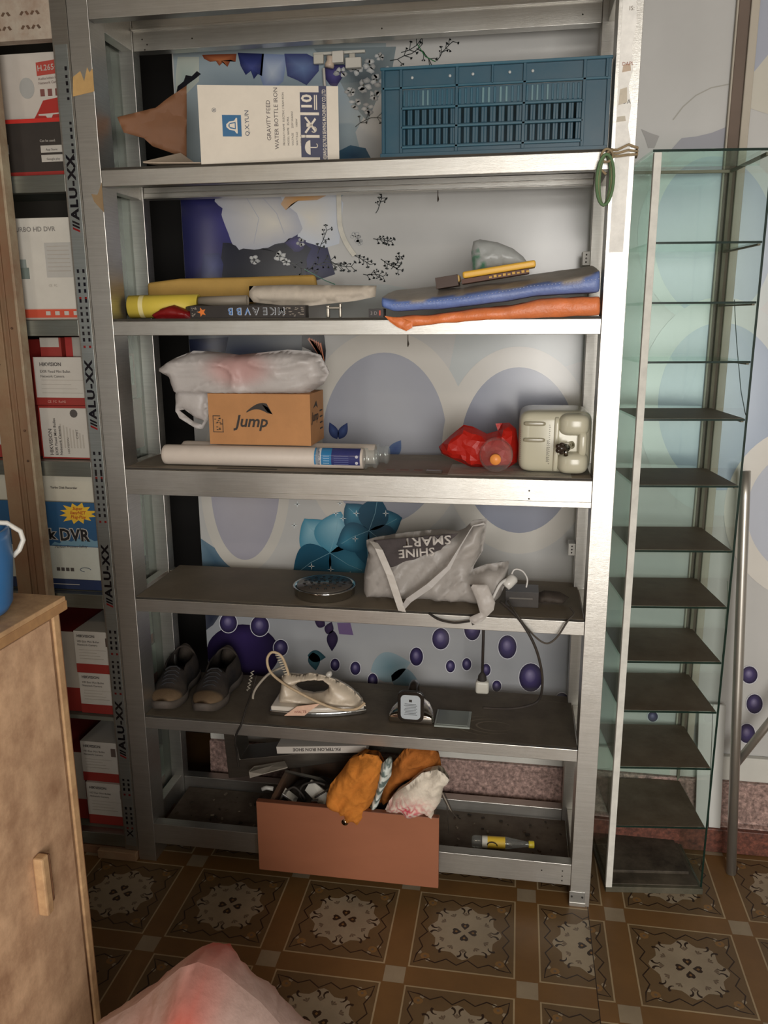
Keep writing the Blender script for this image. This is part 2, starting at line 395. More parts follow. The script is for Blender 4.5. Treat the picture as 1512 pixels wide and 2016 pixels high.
# rings of the middle and right
wring(757, 862, 122, 168, 165, 212, hexc(166, 168, 174), LV, RC, 3)
wring(1022, 886, 116, 163, 152, 204, hexc(146, 150, 162), LVD, RC, 5)
wring(483, 950, 68, 152, 88, 176, hexc(176, 172, 176), hexc(160, 158, 168), RC, 3)
wpoly([(1262, 254), (1280, 262), (1298, 268), (1288, 292), (1276, 292), (1270, 272)], hexc(150, 148, 146), 3)
wpoly([(1322, 294), (1342, 272), (1370, 269), (1400, 262), (1435, 248), (1450, 244), (1450, 300)], hexc(146, 146, 154), 3)
wline([(1325, 236), (1345, 210), (1370, 188), (1400, 173), (1440, 165), (1480, 166)], .003, hexc(160, 158, 150), 3)
wpoly([(1480, 0), (1600, 0), (1600, 60), (1512, 108), (1484, 142), (1478, 142)], hexc(160, 164, 176), 3); wpoly([(1478, 142), (1484, 142), (1512, 108), (1600, 60), (1600, 230), (1512, 225), (1478, 214)], hexc(190, 186, 174), 3)
wring(1405, 468, 118, 160, 150, 176, hexc(178, 188, 198), hexc(164, 174, 188), hexc(188, 194, 192), 4)
wring(1420, 800, 125, 165, 165, 215, hexc(168, 180, 196), hexc(152, 164, 182), hexc(188, 192, 190), 6)
wring(1600, 1010, 130, 130, 175, 175, hexc(176, 184, 198), hexc(180, 184, 194), hexc(206, 202, 194), 8)
wring(1660, 560, 120, 170, 170, 220, hexc(180, 182, 190), hexc(174, 177, 188), hexc(190, 190, 188), 2)
# top left : indigo flower field
IND = hexc(44, 42, 100); INDD = hexc(18, 20, 48); PET = hexc(206, 201, 190); PETB = hexc(168, 170, 180); BLK = hexc(20, 20, 28)
wblend([(340, 85), (760, 85), (760, 150), (700, 260), (720, 340), (640, 420), (355, 420), (335, 300)], hexc(120, 140, 158), hexc(150, 162, 166), None, 1)
wblend([(350, 112), (392, 112), (392, 160), (362, 190), (346, 230), (346, 150)], hexc(150, 165, 160), hexc(175, 180, 170), None, 2)
def jag(P, amp, seed):
    q = []; rj = random.Random(seed)
    for i in range(len(P)-1):
        a, b = Vector(P[i]), Vector(P[i+1]); n = max(2, int((b-a).length/9))
        for k in range(n):
            p = a.lerp(b, k/n); q.append((p.x+rj.uniform(-amp, amp), p.y+rj.uniform(-amp, amp)))
    return q+[P[-1]]
J = [(344, 200), (350, 170), (362, 160), (366, 148), (378, 150), (388, 140), (396, 146), (384, 156), (370, 166), (360, 178), (354, 190), (346, 212)]
wpoly(J, BLK, 3)
wblend([(398, 108), (466, 106), (464, 122), (455, 118), (448, 132), (440, 122), (432, 130), (425, 120), (414, 122), (402, 116)], hexc(178, 110, 70), hexc(120, 60, 40), None, 3)
wblend([(468, 104), (520, 106), (516, 150), (508, 146), (500, 156), (494, 140), (484, 148), (474, 130)], hexc(60, 70, 130), hexc(34, 40, 84), None, 3)
wblend([(516, 106), (566, 108), (558, 160), (544, 172), (520, 172), (512, 150)], hexc(176, 186, 200), hexc(120, 136, 170), None, 3)
wblend([(560, 106), (604, 106), (628, 118), (628, 140), (604, 168), (585, 158), (566, 150)], hexc(100, 120, 160), hexc(60, 66, 110), None, 4)
wblend([(640, 128), (682, 128), (676, 150), (662, 172), (650, 168), (636, 148)], hexc(82, 76, 130), hexc(44, 40, 80), None, 4)
wblend([(618, 96), (780, 92), (770, 150), (740, 200), (724, 240), (690, 200), (664, 150)], hexc(70, 78, 84), hexc(120, 132, 136), None, 2)
rr = random.Random(4)
def smallflower(x, y, r, lay, n=5, c0=hexc(196, 196, 192), c1=hexc(150, 152, 154)):
    a0 = rr.uniform(0, 6)
    for k in range(n):
        a = a0+k*2*PI/n+rr.uniform(-.35, .35); q_ = rr.uniform(.7, 1.25); cxx, cyy = x+r*.6*q_*math.cos(a), y+r*.6*q_*math.sin(a)
        sh = 1 if rr.random() < .6 else .72
        wblend([(cxx+r*.5*q_*rr.uniform(.6, 1.15)*math.cos(t), cyy+r*.42*rr.uniform(.6, 1.15)*math.sin(t)) for t in [2*PI*i/9 for i in range(9)]], tuple(v*sh for v in c0), tuple(v*sh for v in c1), None, lay)
    wpoly(circ(x, y, r*.14, r*.14, 6), hexc(70, 70, 60), lay+1)
for (x, y, r) in [(672, 142, 13), (700, 136, 15), (728, 128, 15), (742, 158, 14), (716, 168, 15), (690, 182, 12), (738, 188, 13), (700, 205, 11), (724, 214, 12), (748, 112, 11), (760, 140, 10)]: smallflower(x, y, r, 5)
def twig(x, y, s, a0, col=hexc(40, 44, 44), lay=7, n=5):
    a = a0; p = [(x, y)]
    for k in range(n):
        q = (p[-1][0]+s*math.cos(a), p[-1][1]+s*math.sin(a)); p.append(q)
        for sg in (-1, 1):
            if rr.random() < .75:
                b = a+sg*rr.uniform(.5, 1.1); e = (q[0]+s*.8*math.cos(b), q[1]+s*.8*math.sin(b)); wline([q, e], .0016, col, lay)
                for _ in range(3): c_ = rr.uniform(-1, 1)+b; wpoly([e, (e[0]+5*math.cos(c_), e[1]+5*math.sin(c_)), (e[0]+5*math.cos(c_+.7), e[1]+5*math.sin(c_+.7))], col, lay)
        a += rr.uniform(-.4, .4)
    wline(p, .002, col, lay)
for (x, y, s, a) in [(790, 104, 17, -.3), (820, 96, 16, .5), (700, 250, 12, -.7), (768, 120, 15, -.2), (860, 120, 10, -.9)]: twig(x, y, s, a)
wline([(822, 88), (838, 112), (858, 122)], .002, hexc(40, 110, 60), 8)
wblend([(662, 300), (690, 286), (720, 292), (740, 330), (668, 330)], hexc(30, 60, 84), hexc(60, 90, 110), None, 4)
# bay two
wblend([(352, 372), (470, 372), (640, 470), (660, 540), (600, 560), (340, 570)], hexc(52, 50, 112), hexc(28, 30, 66), (440, 440), 2)
wblend(jag([(440, 480), (520, 486), (590, 470), (612, 490), (604, 512), (598, 560)], 3, 7)+[(430, 560)], hexc(14, 14, 22), hexc(22, 26, 44), None, 3)
wblend(jag([(560, 478), (570, 470), (590, 466), (602, 474), (598, 492), (580, 496)], 2, 9), hexc(70, 62, 120), hexc(40, 36, 74), None, 5)
wblend([(400, 500), (432, 498), (440, 520), (436, 556), (396, 556)], hexc(52, 62, 116), hexc(36, 42, 88), None, 4)
wblend([(424, 392)]+jag([(424, 396), (438, 412), (440, 440), (458, 480), (470, 492), (500, 490), (528, 486), (560, 478), (586, 462), (596, 450)], 2.2, 3)+[(585, 420), (560, 400), (548, 380), (470, 360), (430, 372)], PET, PETB, (540, 440), 5)
wblend([(545, 390), (562, 412), (588, 446), (586, 468), (600, 476), (640, 488), (668, 480), (676, 400), (660, 372), (590, 368)], PET, hexc(190, 196, 206), (610, 430), 4)
wblend([(553, 402), (563, 414), (574, 402), (588, 396), (625, 394), (645, 384), (600, 376), (566, 380)], hexc(196, 148, 92), hexc(190, 160, 130), None, 6)
wline([(480, 380), (510, 430), (500, 480)], .002, PETB, 6); wline([(500, 370), (545, 420), (560, 460)], .002, PETB, 6)
for (x, y, r) in [(500, 512, 10), (552, 504, 12), (564, 516, 9), (700, 466, 11), (708, 478, 8), (592, 478, 9)]: smallflower(x, y, r, 6)
for (x, y, s, a) in [(560, 515, 12, .2), (600, 535, 14, -.5), (640, 510, 11, .3), (625, 500, 10, -1.2), (690, 500, 9, .4), (740, 420, 8, -1.), (750, 510, 8, .6), (735, 470, 7, .2), (715, 540, 8, .2), (770, 530, 6, -.8)]: twig(x, y, s, a)
wline([(600, 530), (640, 552), (660, 560)], .002, hexc(70, 130, 110), 8)
# strip of tape hanging over the pattern, bay three butterfly, leaves
wblend([(360, 655), (600, 655), (590, 720), (430, 720), (360, 700)], hexc(60, 70, 96), hexc(96, 102, 108), None, 2)
wblend([(370, 668), (450, 664), (444, 694), (376, 700)], hexc(36, 50, 90), hexc(30, 36, 60), None, 4)
wblend([(595, 655), (638, 655), (642, 690), (640, 722), (630, 712), (612, 690), (594, 682)], hexc(30, 22, 22), BLK, None, 8)
for k in range(6):
    wpoly([(606+k*4.5, 668+k*2), (610+k*4.5, 664+k*2), (632+k*1.6, 700+k*3), (630+k*1.4, 702+k*3)], hexc(206, 128, 96), 9)
def leaf(x, y, L_, wd, a, c0, c1, lay):
    P = []
    for k in range(13):
        t = k/12; P.append((L_*t, wd*math.sin(PI*t**.8)))
    for k in range(11, 0, -1):
        t = k/12; P.append((L_*t, -wd*math.sin(PI*t**.8)))
    wblend([(x+p*math.cos(a)-q*math.sin(a), y+p*math.sin(a)+q*math.cos(a)) for p, q in P], c0, c1, None, lay)
LB = hexc(74, 92, 140); LBD = hexc(48, 60, 104)
leaf(664, 864, 36, 9, -2.0, LB, LBD, 9); leaf(668, 864, 36, 9, -1.1, LB, LBD, 9); leaf(768, 900, 40, 12, -1.0, LB, hexc(92, 112, 150), 9)
leaf(632, 980, 30, 10, -1.2, LB, LBD, 9)
# teal flowers
TE = hexc(70, 134, 158); TED = hexc(34, 78, 100); TEL = hexc(140, 182, 196)
wblend([(395, 1060), (440, 1090), (470, 1135), (395, 1140)], hexc(70, 96, 116), hexc(100, 124, 140), None, 2)
def petal(x, y, L_, wd, a, c0, c1, lay, vein=True):
    P = []
    for k in range(15):
        t = k/14; P.append((L_*t, wd*math.sin(PI*min(1, t*1.02)**.7*.98)*(.6+.4*t)))
    for k in range(13, 0, -1):
        t = k/14; P.append((L_*t, -wd*math.sin(PI*min(1, t*1.02)**.7*.98)*(.6+.4*t)))
    tr = lambda p, q: (x+p*math.cos(a)-q*math.sin(a), y+p*math.sin(a)+q*math.cos(a))
    wblend([tr(p, q) for p, q in P], c0, c1, tr(L_*.7, 0), lay)
    if vein:
        wline([tr(0, 0), tr(L_*.5, wd*.06), tr(L_*.85, 0)], .0014, hexc(120, 164, 178), lay+1)
for k, a in enumerate([-2.25, -1.35, -.45, .5, 1.5, 2.6]): petal(650, 1088, 84, 52, a, [TEL, TEL, TE, TE, TED, TED][k], [TE, TE, TED, TED, TED, hexc(30, 80, 104)][k], 9+(k % 2)*2)
for k, a in enumerate([-2.3, -1.3, -.4, .6, 1.6, 2.7]): petal(727, 1044, 70, 40, a, [TE, TED, TE, TED, TED, TE][k], TED, 14+(k % 2)*2)
for (x, y) in [(586, 992), (662, 1010), (676, 1020), (580, 1034), (614, 1114), (652, 1120), (670, 990), (736, 1096), (700, 1060), (760, 1010), (690, 1130), (702, 1010)]:
    for a in (0, PI/2): wpoly([(x+7*math.cos(a), y+7*math.sin(a)), (x+1.2*math.cos(a+PI/2), y+1.2*math.sin(a+PI/2)), (x-7*math.cos(a), y-7*math.sin(a)), (x-1.2*math.cos(a+PI/2), y-1.2*math.sin(a+PI/2))], hexc(220, 228, 228), 18)
# lower bays : berries and purple blossom
PU = hexc(66, 58, 100); PUL = hexc(138, 130, 164); PUD = hexc(34, 28, 54)
def berry(x, y, rx, ry, lay=9):
    wpoly(circ(x, y, rx+1.4, ry+1.4, 24), hexc(206, 206, 214), lay)
    y0 = WY-.0004-.00025*(lay+1); n = 24; ring = [wp(*p) for p in circ(x, y, rx, ry, n)]; mid = [wp(*p) for p in circ(x-rx*.05, y-ry*.1, rx*.5, ry*.5, n)]; c = wp(x-rx*.1, y-ry*.25)
    wb.add([(p[0], y0, p[1]) for p in ring+mid]+[(c[0], y0, c[1])], [(i, (i+1) % n, n+(i+1) % n, n+i) for i in range(n)]+[(n+i, n+(i+1) % n, 2*n) for i in range(n)], [PUD]*n+[PU]*n+[PUL])
wblend([(400, 1200), (760, 1200), (1160, 1200), (1160, 1420), (400, 1420)], hexc(166, 167, 168), hexc(146, 149, 154), None, 1)
wblend([(402, 1200), (440, 1200), (420, 1230), (403, 1240)], hexc(40, 44, 60), hexc(60, 64, 76), None, 3)
wblend(circ(478, 1285, 72, 56, 32), hexc(52, 40, 84), hexc(28, 20, 48), (480, 1250), 4)
for (x, y, r) in [(450, 1226, 17), (512, 1232, 18), (553, 1275, 14)]: berry(x, y, r, r+2, 6)
for (x, y, a, b_) in [(868, 1257, 17, 21), (930, 1238, 16, 22), (999, 1273, 18, 23), (887, 1311, 9, 12), (919, 1307, 9, 12), (957, 1318, 9, 12), (1045, 1333, 23, 28), (978, 1350, 9, 11), (820, 1292, 13, 18), (660, 1308, 9, 12), (700, 1315, 10, 13), (734, 1340, 10, 15), (1475, 1328, 16, 17), (1485, 1385, 16, 19), (1470, 1443, 16, 19), (1530, 1470, 14, 17), (1560, 1340, 16, 18), (1106, 1380, 14, 17), (1285, 1410, 10, 10)]: berry(x, y, a, b_)
leaf(644, 1248, 26, 9, -1.2, hexc(60, 48, 76), hexc(40, 32, 56), 6); leaf(655, 1240, 42, 11, 1.6, hexc(52, 42, 70), hexc(34, 28, 50), 6); leaf(640, 1232, 24, 9, -2.6, hexc(60, 48, 76), hexc(40, 32, 56), 6)
wpoly([(664, 1226), (690, 1226), (696, 1250), (668, 1248)], hexc(104, 86, 124), 5)
leaf(606, 1290, 36, 12, .1, hexc(56, 92, 100), hexc(40, 70, 80), 6); leaf(616, 1284, 36, 12, 1.4, hexc(56, 92, 100), hexc(40, 70, 80), 6)
leaf(730, 1320, 80, 30, -.2, hexc(110, 140, 150), hexc(140, 160, 168), 3); leaf(770, 1330, 60, 22, .3, hexc(90, 118, 132), hexc(120, 140, 150), 3)
struct(wb.build('wall_back', 'wallp'))

# ---- dado, skirting and trim
zt = .214
b = MB(); b.box((.1, WY-.02, zt), (3.4, WY-.001, .291), hexc(196, 194, 186)); struct(b.build('trim_1', 'plaster', bevel=.003))
b = MB(); b.prism([(.1, .312, 0), (.1, WY-.001, 0), (.1, WY-.001, zt), (.1, .335, zt), (.1, .328, .085), (.1, .312, .08)], (3.3, 0, 0), hexc(178, 148, 138)); struct(b.build('trim_2', 'granite', bevel=.002))
b = MB(); b.box((1.296, .296, .001), (3.4, .3115, .078), hexc(120, 72, 58)); b.box((.1, .306, .001), (1.296, .3115, .078), hexc(120, 72, 58)); struct(b.build('baseboard_back', 'granite', bevel=.003))
b = MB(); b.box((1.565, WY-.012, .30), (1.592, WY-.0005, 2.85), hexc(108, 94, 84)); b.box((1.592, WY-.02, .30), (1.612, WY-.0005, 2.85), hexc(176, 168, 154)); b.box((1.56, WY-.014, .30), (1.565, WY-.0005, 2.85), hexc(176, 168, 154))
struct(b.build('trim_3', 'plaster', bevel=.003))

# ================================================================== THE ALUMINIUM RACK
AL = hexc(200, 198, 192); D = .30
rack = thing('shelf_rack', 'tall aluminium shelf rack with six laden shelves in the middle of the room', 'shelf rack', (.65, .15, 0))
ZT = [1.9115, 1.5559, 1.1774, .8191, .4665, .1264]; ZB = [1.874, 1.5209, 1.1114, .7832, .4322, .0614]
def rbox(name, a, bb, mat='alu', col=AL, bevel=.0012, label=None, parent=rack, extra=None):
    q = MB(); q.box(a, bb, col)
    if extra: extra(q)
    o = q.build(name, mat, parent, bevel=bevel)
    if label: o['label'] = label
    return o
rbox('post', (0, 0, 0), (.053, .075, 2.45))
def foot(q):
    q.box((1.246, -.0015, 0), (1.288, 0, .045), hexc(180, 180, 176)); q.box((1.247, -.003, 0), (1.29, -.001, .012), AL)
    for x in (1.253, 1.281):
        q.tube([(x, -.0035, .03), (x, -.001, .03)], .003, hexc(60, 60, 60))
rbox('post', (1.2486, 0, 0), (1.30, .075, 2.45), extra=foot)
rbox('post', (-.004, D-.04, 0), (.036, D, 2.45)); rbox('post', (1.236, D-.04, 0), (1.276, D, 2.45))
def holes(pts, y):
    def e(q):
        for x, z in pts: q.tube([(x, y-.0006, z), (x, y+.001, z)], .0022, hexc(30, 30, 30), 8)
    return e
def channel(z1, extra=None):
    def e(q):
        if extra: extra(q)
    return e
for i, (t, bt) in enumerate(zip(ZT, ZB)):
    q = MB(); q.box((.0535, .0005, bt), (1.248, .030, t), AL)
    if i == 2: q.box((.0535, -.0015, bt), (1.248, .001, bt+.014), AL)
    if i == 5: q.box((.0535, -.001, t-.006), (1.248, .001, t), AL); holes([(1.17, .1), (1.225, .104), (1.225, .088), (1.225, .074)], 0)(q)
    if i == 2: holes([(1.1, 1.15), (1.1, 1.13)], 0)(q)
    q.build('front_rail', 'alur', rack, bevel=.0012)
    rz0, rz1 = (1.881, 1.9105) if i == 0 else (bt, t-.001)
    if i == 5: rz0, rz1 = .050, .120
    q = MB(); q.box((.0365, D-.035, rz0), (1.2355, D-.001, rz1), AL)
    if i == 0:
        q.box((.0365, D-.0365, 1.894), (1.2355, D-.034, 1.897), AL); q.box((.0365, D-.039, 1.881), (1.2355, D-.034, 1.884), AL)
    q.build('rear_rail', 'alur', rack, bevel=.001)
    for x0, x1 in ((.004, .03), (1.25, 1.276)):
        q = MB(); q.box((x0, .0755, bt+.004), (x1, D-.0405, t-.001), AL); q.build('side_rail', 'alur', rack, bevel=.001)
q = MB(); q.box((.0535, -.0005, 2.2387), (1.248, .030, 2.33), AL); q.build('front_rail', 'alur', rack, bevel=.0015)
q = MB(); q.box((.0365, D-.035, 2.2472), (1.2355, D-.001, 2.33), AL); q.box((.0365, D-.044, 2.2946), (1.2355, D-.034, 2.30), AL)
holes([(.062, 2.275), (.075, 2.262), (.068, 2.25), (.2, 2.27), (.7, 2.265), (1.19, 2.268)], D-.035)(q); q.build('rear_rail', 'alur', rack, bevel=.0015)
for x0, x1 in ((.004, .034), (1.25, 1.276)):
    q = MB(); q.box((x0, .0755, 2.2472), (x1, D-.0405, 2.32), AL); q.build('side_rail', 'alur', rack, bevel=.001)
SHC = [hexc(96, 92, 84), hexc(88, 84, 76), hexc(142, 130, 116), hexc(116, 105, 90), hexc(82, 73, 62), hexc(66, 52, 42)]
for i, t in enumerate(ZT):
    q = MB(); z = t+.0005 if i < 5 else .0815
    q.box((.054, .004 if i < 5 else .031, z), (1.246, D-.042, z+.005), SHC[i])
    if i < 5: q.box((.054, D-.041, z), (1.235, D-.001, z+.005), SHC[i])
    q.box((.054, .0025, z+.0005), (1.246, .004, z+.0045), hexc(40, 38, 34), 1) if i < 5 else None
    if i in (2,):   # sheet of stained newspaper pasted on the glass
        q.box((.70, .02, z+.005), (.90, .2, z+.0053), hexc(150, 128, 116)); q.box((.9, .012, z+.005), (1.2, .16, z+.0055), hexc(186, 182, 172))
        rj = random.Random(8)
        for k in range(60):
            x = rj.uniform(.93, 1.19); y = rj.uniform(.012, .11); q.box((x, y, z+.0055), (x+rj.uniform(.005, .03), y+.0015, z+.0058), hexc(110, 108, 104))
        for k in range(4): x = .74+.035*k; q.box((x, .05, z+.0053), (x+.022, .06+.006*k, z+.0056), hexc(140, 84, 74))
        q.box((.06, .03, z+.005), (.5, .16, z+.0052), hexc(132, 124, 112)); q.box((.3, .016, z+.0052), (.46, .028, z+.0056), hexc(52, 48, 44))
    if i == 4:
        for k, (r_, a0, a1) in enumerate(((.05, 1.5, 5.2), (.07, 1.8, 4.6), (.032, .4, 5.8))):
            P = [(1.03+r_*1.5*math.cos(a0+(a1-a0)*j/24), .085+r_*.8*math.sin(a0+(a1-a0)*j/24)) for j in range(25)]
            for s_ in stroke(P, [.0045*math.sin(PI*j/24)+.0008 for j in range(25)]): q.add([(p[0], p[1], z+.0053) for p in s_], [(0, 1, 2, 3)], hexc(118, 108, 94))
    q.build('shelf', ['dustyglass', 'rubber'], rack)
def scrawl(q, x0, x1, y, z0, z1, col, n, seed):
    rj = random.Random(seed)
    for _ in range(n):
        x = rj.uniform(x0, x1-.006); z = rj.uniform(z0, z1); q.box((x, y-.0004, z), (x+rj.uniform(.003, .01), y, z+.002), col)
# white paper film left on the right post
q = MB(); P = [(1.2565, 2.45), (1.2565, 1.957), (1.2575, 1.9), (1.2565, 1.70), (1.287, 1.70), (1.289, 1.93), (1.282, 1.96), (1.286, 2.0), (1.278, 2.04), (1.285, 2.07), (1.281, 2.12), (1.287, 2.16), (1.284, 2.2), (1.292, 2.23), (1.291, 2.45)]
q.prism([(x, -.0006, z) for x, z in P], (0, .0004, 0), hexc(236, 234, 228))
for (x, z, w_, h_, c_) in [(1.272, 2.075, .018, .016, hexc(190, 170, 150)), (1.268, 2.02, .018, .035, hexc(200, 190, 172)), (1.2665, 1.975, .02, .012, hexc(190, 182, 166))]:
    q.prism([(x-w_/2, -.001, z-h_/2), (x+w_/2, -.001, z-h_/2*.7), (x+w_/2*.8, -.001, z+h_/2), (x-w_/2*.8, -.001, z+h_/2*.8)], (0, .0003, 0), c_)
q.text('SDA', (1.262, -.0009, 2.005), (1, 0, 0), (0, 0, 1), .012, hexc(90, 86, 80)); q.text('IS:', (1.27, -.0009, 2.185), (1, 0, 0), (0, 0, 1), .012, hexc(110, 96, 80)); q.text('DAPL', (1.262, -.0012, 2.08), (1, 0, 0), (0, 0, 1), .010, hexc(150, 90, 70))
o = q.build('protective_film', 'tape', rack); o['label'] = 'torn white paper film'
for (z, w_, x0) in ((2.105, .05, .008), (1.86, .03, .03)):
    q = MB(); P = [(x0-.01+0, z-.028), (x0+.043, z-.02), (.0535, z-.018), (.0535, z+.03), (.045, z+.022), (.04, z+.033), (.03, z+.004), (.022, z+.026), (x0-.006, z+.014)] if z > 2 else [(.03, z-.02), (.0532, z-.045), (.0532, z+.024), (.047, z+.01), (.04, z-.004), (.024, z-.002)]
    q.prism([(x, -.0007, zz) for x, zz in P], (0, .0005, 0), hexc(186, 150, 96) if z > 2 else hexc(140, 116, 84)); o = q.build('masking_tape', 'tape', rack); o['label'] = 'torn strip of tan masking tape'
for (px, py) in [(862, 386), (803, 666)]:
    p = at(px, py, Y=.262 if py < 500 else .02); zz = ZB[0]+.006 if py < 500 else ZB[1]-.0005
    q = MB(); q.tube([(p.x, p.y, zz), (p.x, p.y, zz-.012), (p.x+.001, p.y-.001, zz-.022), (p.x, p.y, zz-.028)], [.001, .0012, .0028, .001], hexc(50, 44, 38), 6); q.build('hook', 'rubber', rack, True)
for (px, py) in [(1155, 509), (1124, 1081)]:
    p = at(px, py, Y=.262); x, z = 1.220, p.z
    q = MB(); q.box((x-.003, .257, z-.017), (x+.0155, .2995, z+.017), hexc(214, 212, 206))
    for dz in (-.009, .0, .009): q.tube([(x+.006+.001*dz*100, .2563, z+dz), (x+.006, .258, z+dz)], .0026, hexc(60, 54, 50), 8)
    o = q.build('latch_plate', 'plastic', rack, bevel=.001); o['label'] = 'small white plastic catch with screws'

# ================================================================== LEFT DISPLAY CABINET
cab = thing('display_cabinet', 'aluminium display cabinet packed with camera boxes left of the shelf rack', 'cabinet', (-.45, .16, 0))
ALD = hexc(170, 166, 158)
q = MB(); q.box((-.0425, 0, .03), (-.001, .045, 2.45), ALD)
# printed protective strip : repeated brand lettering reading upward
FILM = hexc(176, 184, 184)
q.box((-.038, -.0008, .045), (-.006, 0, 2.19), FILM)
for zc in (1.80, 1.31, .82, .36):
    q.text('ALU-XX', (-.0135, -.0014, zc), (0, 0, 1), (-1, 0, 0), .028, hexc(24, 24, 40), bold=.045, sx=1.3, space=1.18)
    for k, c_ in enumerate([hexc(190, 40, 44), hexc(24, 24, 40), hexc(24, 24, 40)]): 
        z = zc-.030+.008*k; q.prism([(-.0135, -.0014, z), (-.0135, -.0014, z+.005), (-.032, -.0014, z+.013), (-.032, -.0014, z+.008)], (0, .0003, 0), c_)
for zc, n in ((2.10, 5), (1.95, 7), (1.64, 5), (1.52, 8), (1.18, 5), (1.06, 9), (.68, 5), (.56, 7), (.24, 4), (.13, 5)):
    for k in range(n):
        for x in (-.014, -.029):
            if x < -.02 and zc > 1.9: continue
            q.box((x-.003, -.0013, zc+.016*k-.03), (x+.003, -.0008, zc+.016*k-.03+(.009 if k % 3 else .006)), hexc(30, 30, 44) if (k or zc > 1.9) else hexc(170, 50, 50))
q.text('X', (-.0135, -.0014, .075), (0, 0, 1), (-1, 0, 0), .026, hexc(24, 24, 40), bold=.02, sx=1.2)
o = q.build('post', 'alu', cab, bevel=.001); o['label'] = 'post with printed protective strip'
# dusty door stile in front
q = MB(); BR = hexc(140, 116, 88)
q.box((-.272, -.035, .04), (-.232, -.004, 2.204), BR); q.box((-.2318, -.030, .04), (-.184, -.004, 2.204), hexc(132, 108, 82)); q.box((-.222, -.0345, .04), (-.214, -.029, 2.204), hexc(124, 100, 74)); q.box((-.189, -.036, .04), (-.182, -.004, 2.204), hexc(178, 166, 140))
for (x, z) in [(-.25, 1.55), (-.205, 1.54), (-.2, 1.28), (-.2, 1.2), (-.25, 1.45), (-.2, .8)]: q.tube([(x, -.0362, z), (x, -.033, z)], .003, hexc(40, 30, 24), 8)
o = q.build('door_stile', 'ply', cab, bevel=.0015); o['label'] = 'dusty tan sliding door stile'
q = MB(); q.box((-.9, 0, .03), (-.86, .045, 2.45), ALD); q.build('post', 'alu', cab, bevel=.001)
for x0 in (-.9, -.0405): q = MB(); q.box((x0, .285, .03), (x0+.035, .325, 2.45), ALD); q.build('post', 'alu', cab, bevel=.001)
LS = [1.906, 1.560, 1.194, .823, .44, .075]
for i, z in enumerate(LS):
    q = MB(); q.box((-.859, .002, z-.04), (-.043, .03, z), hexc(150, 156, 150)); q.build('front_rail', 'alur', cab, bevel=.001) if i != 4 else None
    q = MB(); q.box((-.86, .031, z-.012), (-.0435, .33, z), hexc(90, 96, 88)); q.build('shelf', 'dustyglass', cab)
q = MB(); q.box((-.9, .002, 2.205), (-.0435, .03, 2.45), hexc(178, 166, 150))
for gx in (-.115, -.19, -.265):
    for row, zz in ((0, 2.262), (1, 2.232)):
        for k in range(4):
            x = gx+k*.0135; s_ = 1 if k % 2 else -1
            q.prism([(x-.006, .0012, zz+.003*s_), (x, .0012, zz+.005), (x+.006, .0012, zz-.003*s_), (x, .0012, zz-.005)], (0, .0006, 0), hexc(86, 70, 56))
q.build('header_board', 'ply', cab, bevel=.001)
q = MB(); q.box((-.9, .331, .03), (-.04, .336, 2.45), hexc(60, 56, 50)); q.build('back_panel', 'plaster', cab)
q = MB(); q.box((-.0065, .046, .06), (-.0025, .284, 2.44), (.5, .5, .5)); q.build('side_glass', 'paleglass', cab)
q = MB(); q.box((-.86, .004, .001), (-.002, .30, .029), hexc(96, 74, 54)); q.box((-.125, -.015, .001), (-.004, .003, .028), hexc(150, 128, 100)); q.build('plinth', 'ply', cab, bevel=.002)

def crate_box(name, label, x0, x1, y0, y1, z0, z1, col, prints=(), texts=(), sidep=(), sidet=(), group='boxes in the display cabinet', cat='box', mat='card', rects=()):
    """printed carton; prints are (u0, v0, u1, v1, colour) as fractions of the front, texts (string, u, v, size, colour)"""
    q = MB(); q.box((x0, y0, z0), (x1, y1, z1), col)
    w, h, dpt = x1-x0, z1-z0, y1-y0
    for k, (u0, v0, u1, v1, c_) in enumerate(prints): q.box((x0+w*u0, y0-.0004-.0002*k, z0+h*v0), (x0+w*u1, y0+.0002, z0+h*v1), c_)
    for t in texts: q.text(t[0], (x0+w*t[1], y0-.0022, z0+h*t[2]), (1, 0, 0), (0, 0, 1), t[3], t[4], bold=t[5] if len(t) > 5 else 0)
    for k, (u0, v0, u1, v1, c_) in enumerate(sidep): q.box((x1-.0002, y0+dpt*u0, z0+h*v0), (x1+.0004+.0002*k, y0+dpt*u1, z0+h*v1), c_)
    for t in sidet: q.text(t[0], (x1+.0014, y0+dpt*t[1], z0+h*t[2]), (0, 1, 0), (0, 0, 1), t[3], t[4], bold=.01)
    o = q.build(name, mat); origin(o); return tag(o, label, cat, group)
WH = hexc(186, 181, 172); RED = hexc(138, 34, 28); ORG = hexc(196, 74, 48); BK = hexc(40, 36, 34); INK = hexc(70, 66, 64); LG = hexc(168, 162, 152)
def lines(u0, u1, v, n, dv, c=LG, th=.012): return [(u0, v-k*dv, u0+(u1-u0)*(1-.12*((k*7) % 4)), v-k*dv+th, c) for k in range(n)]
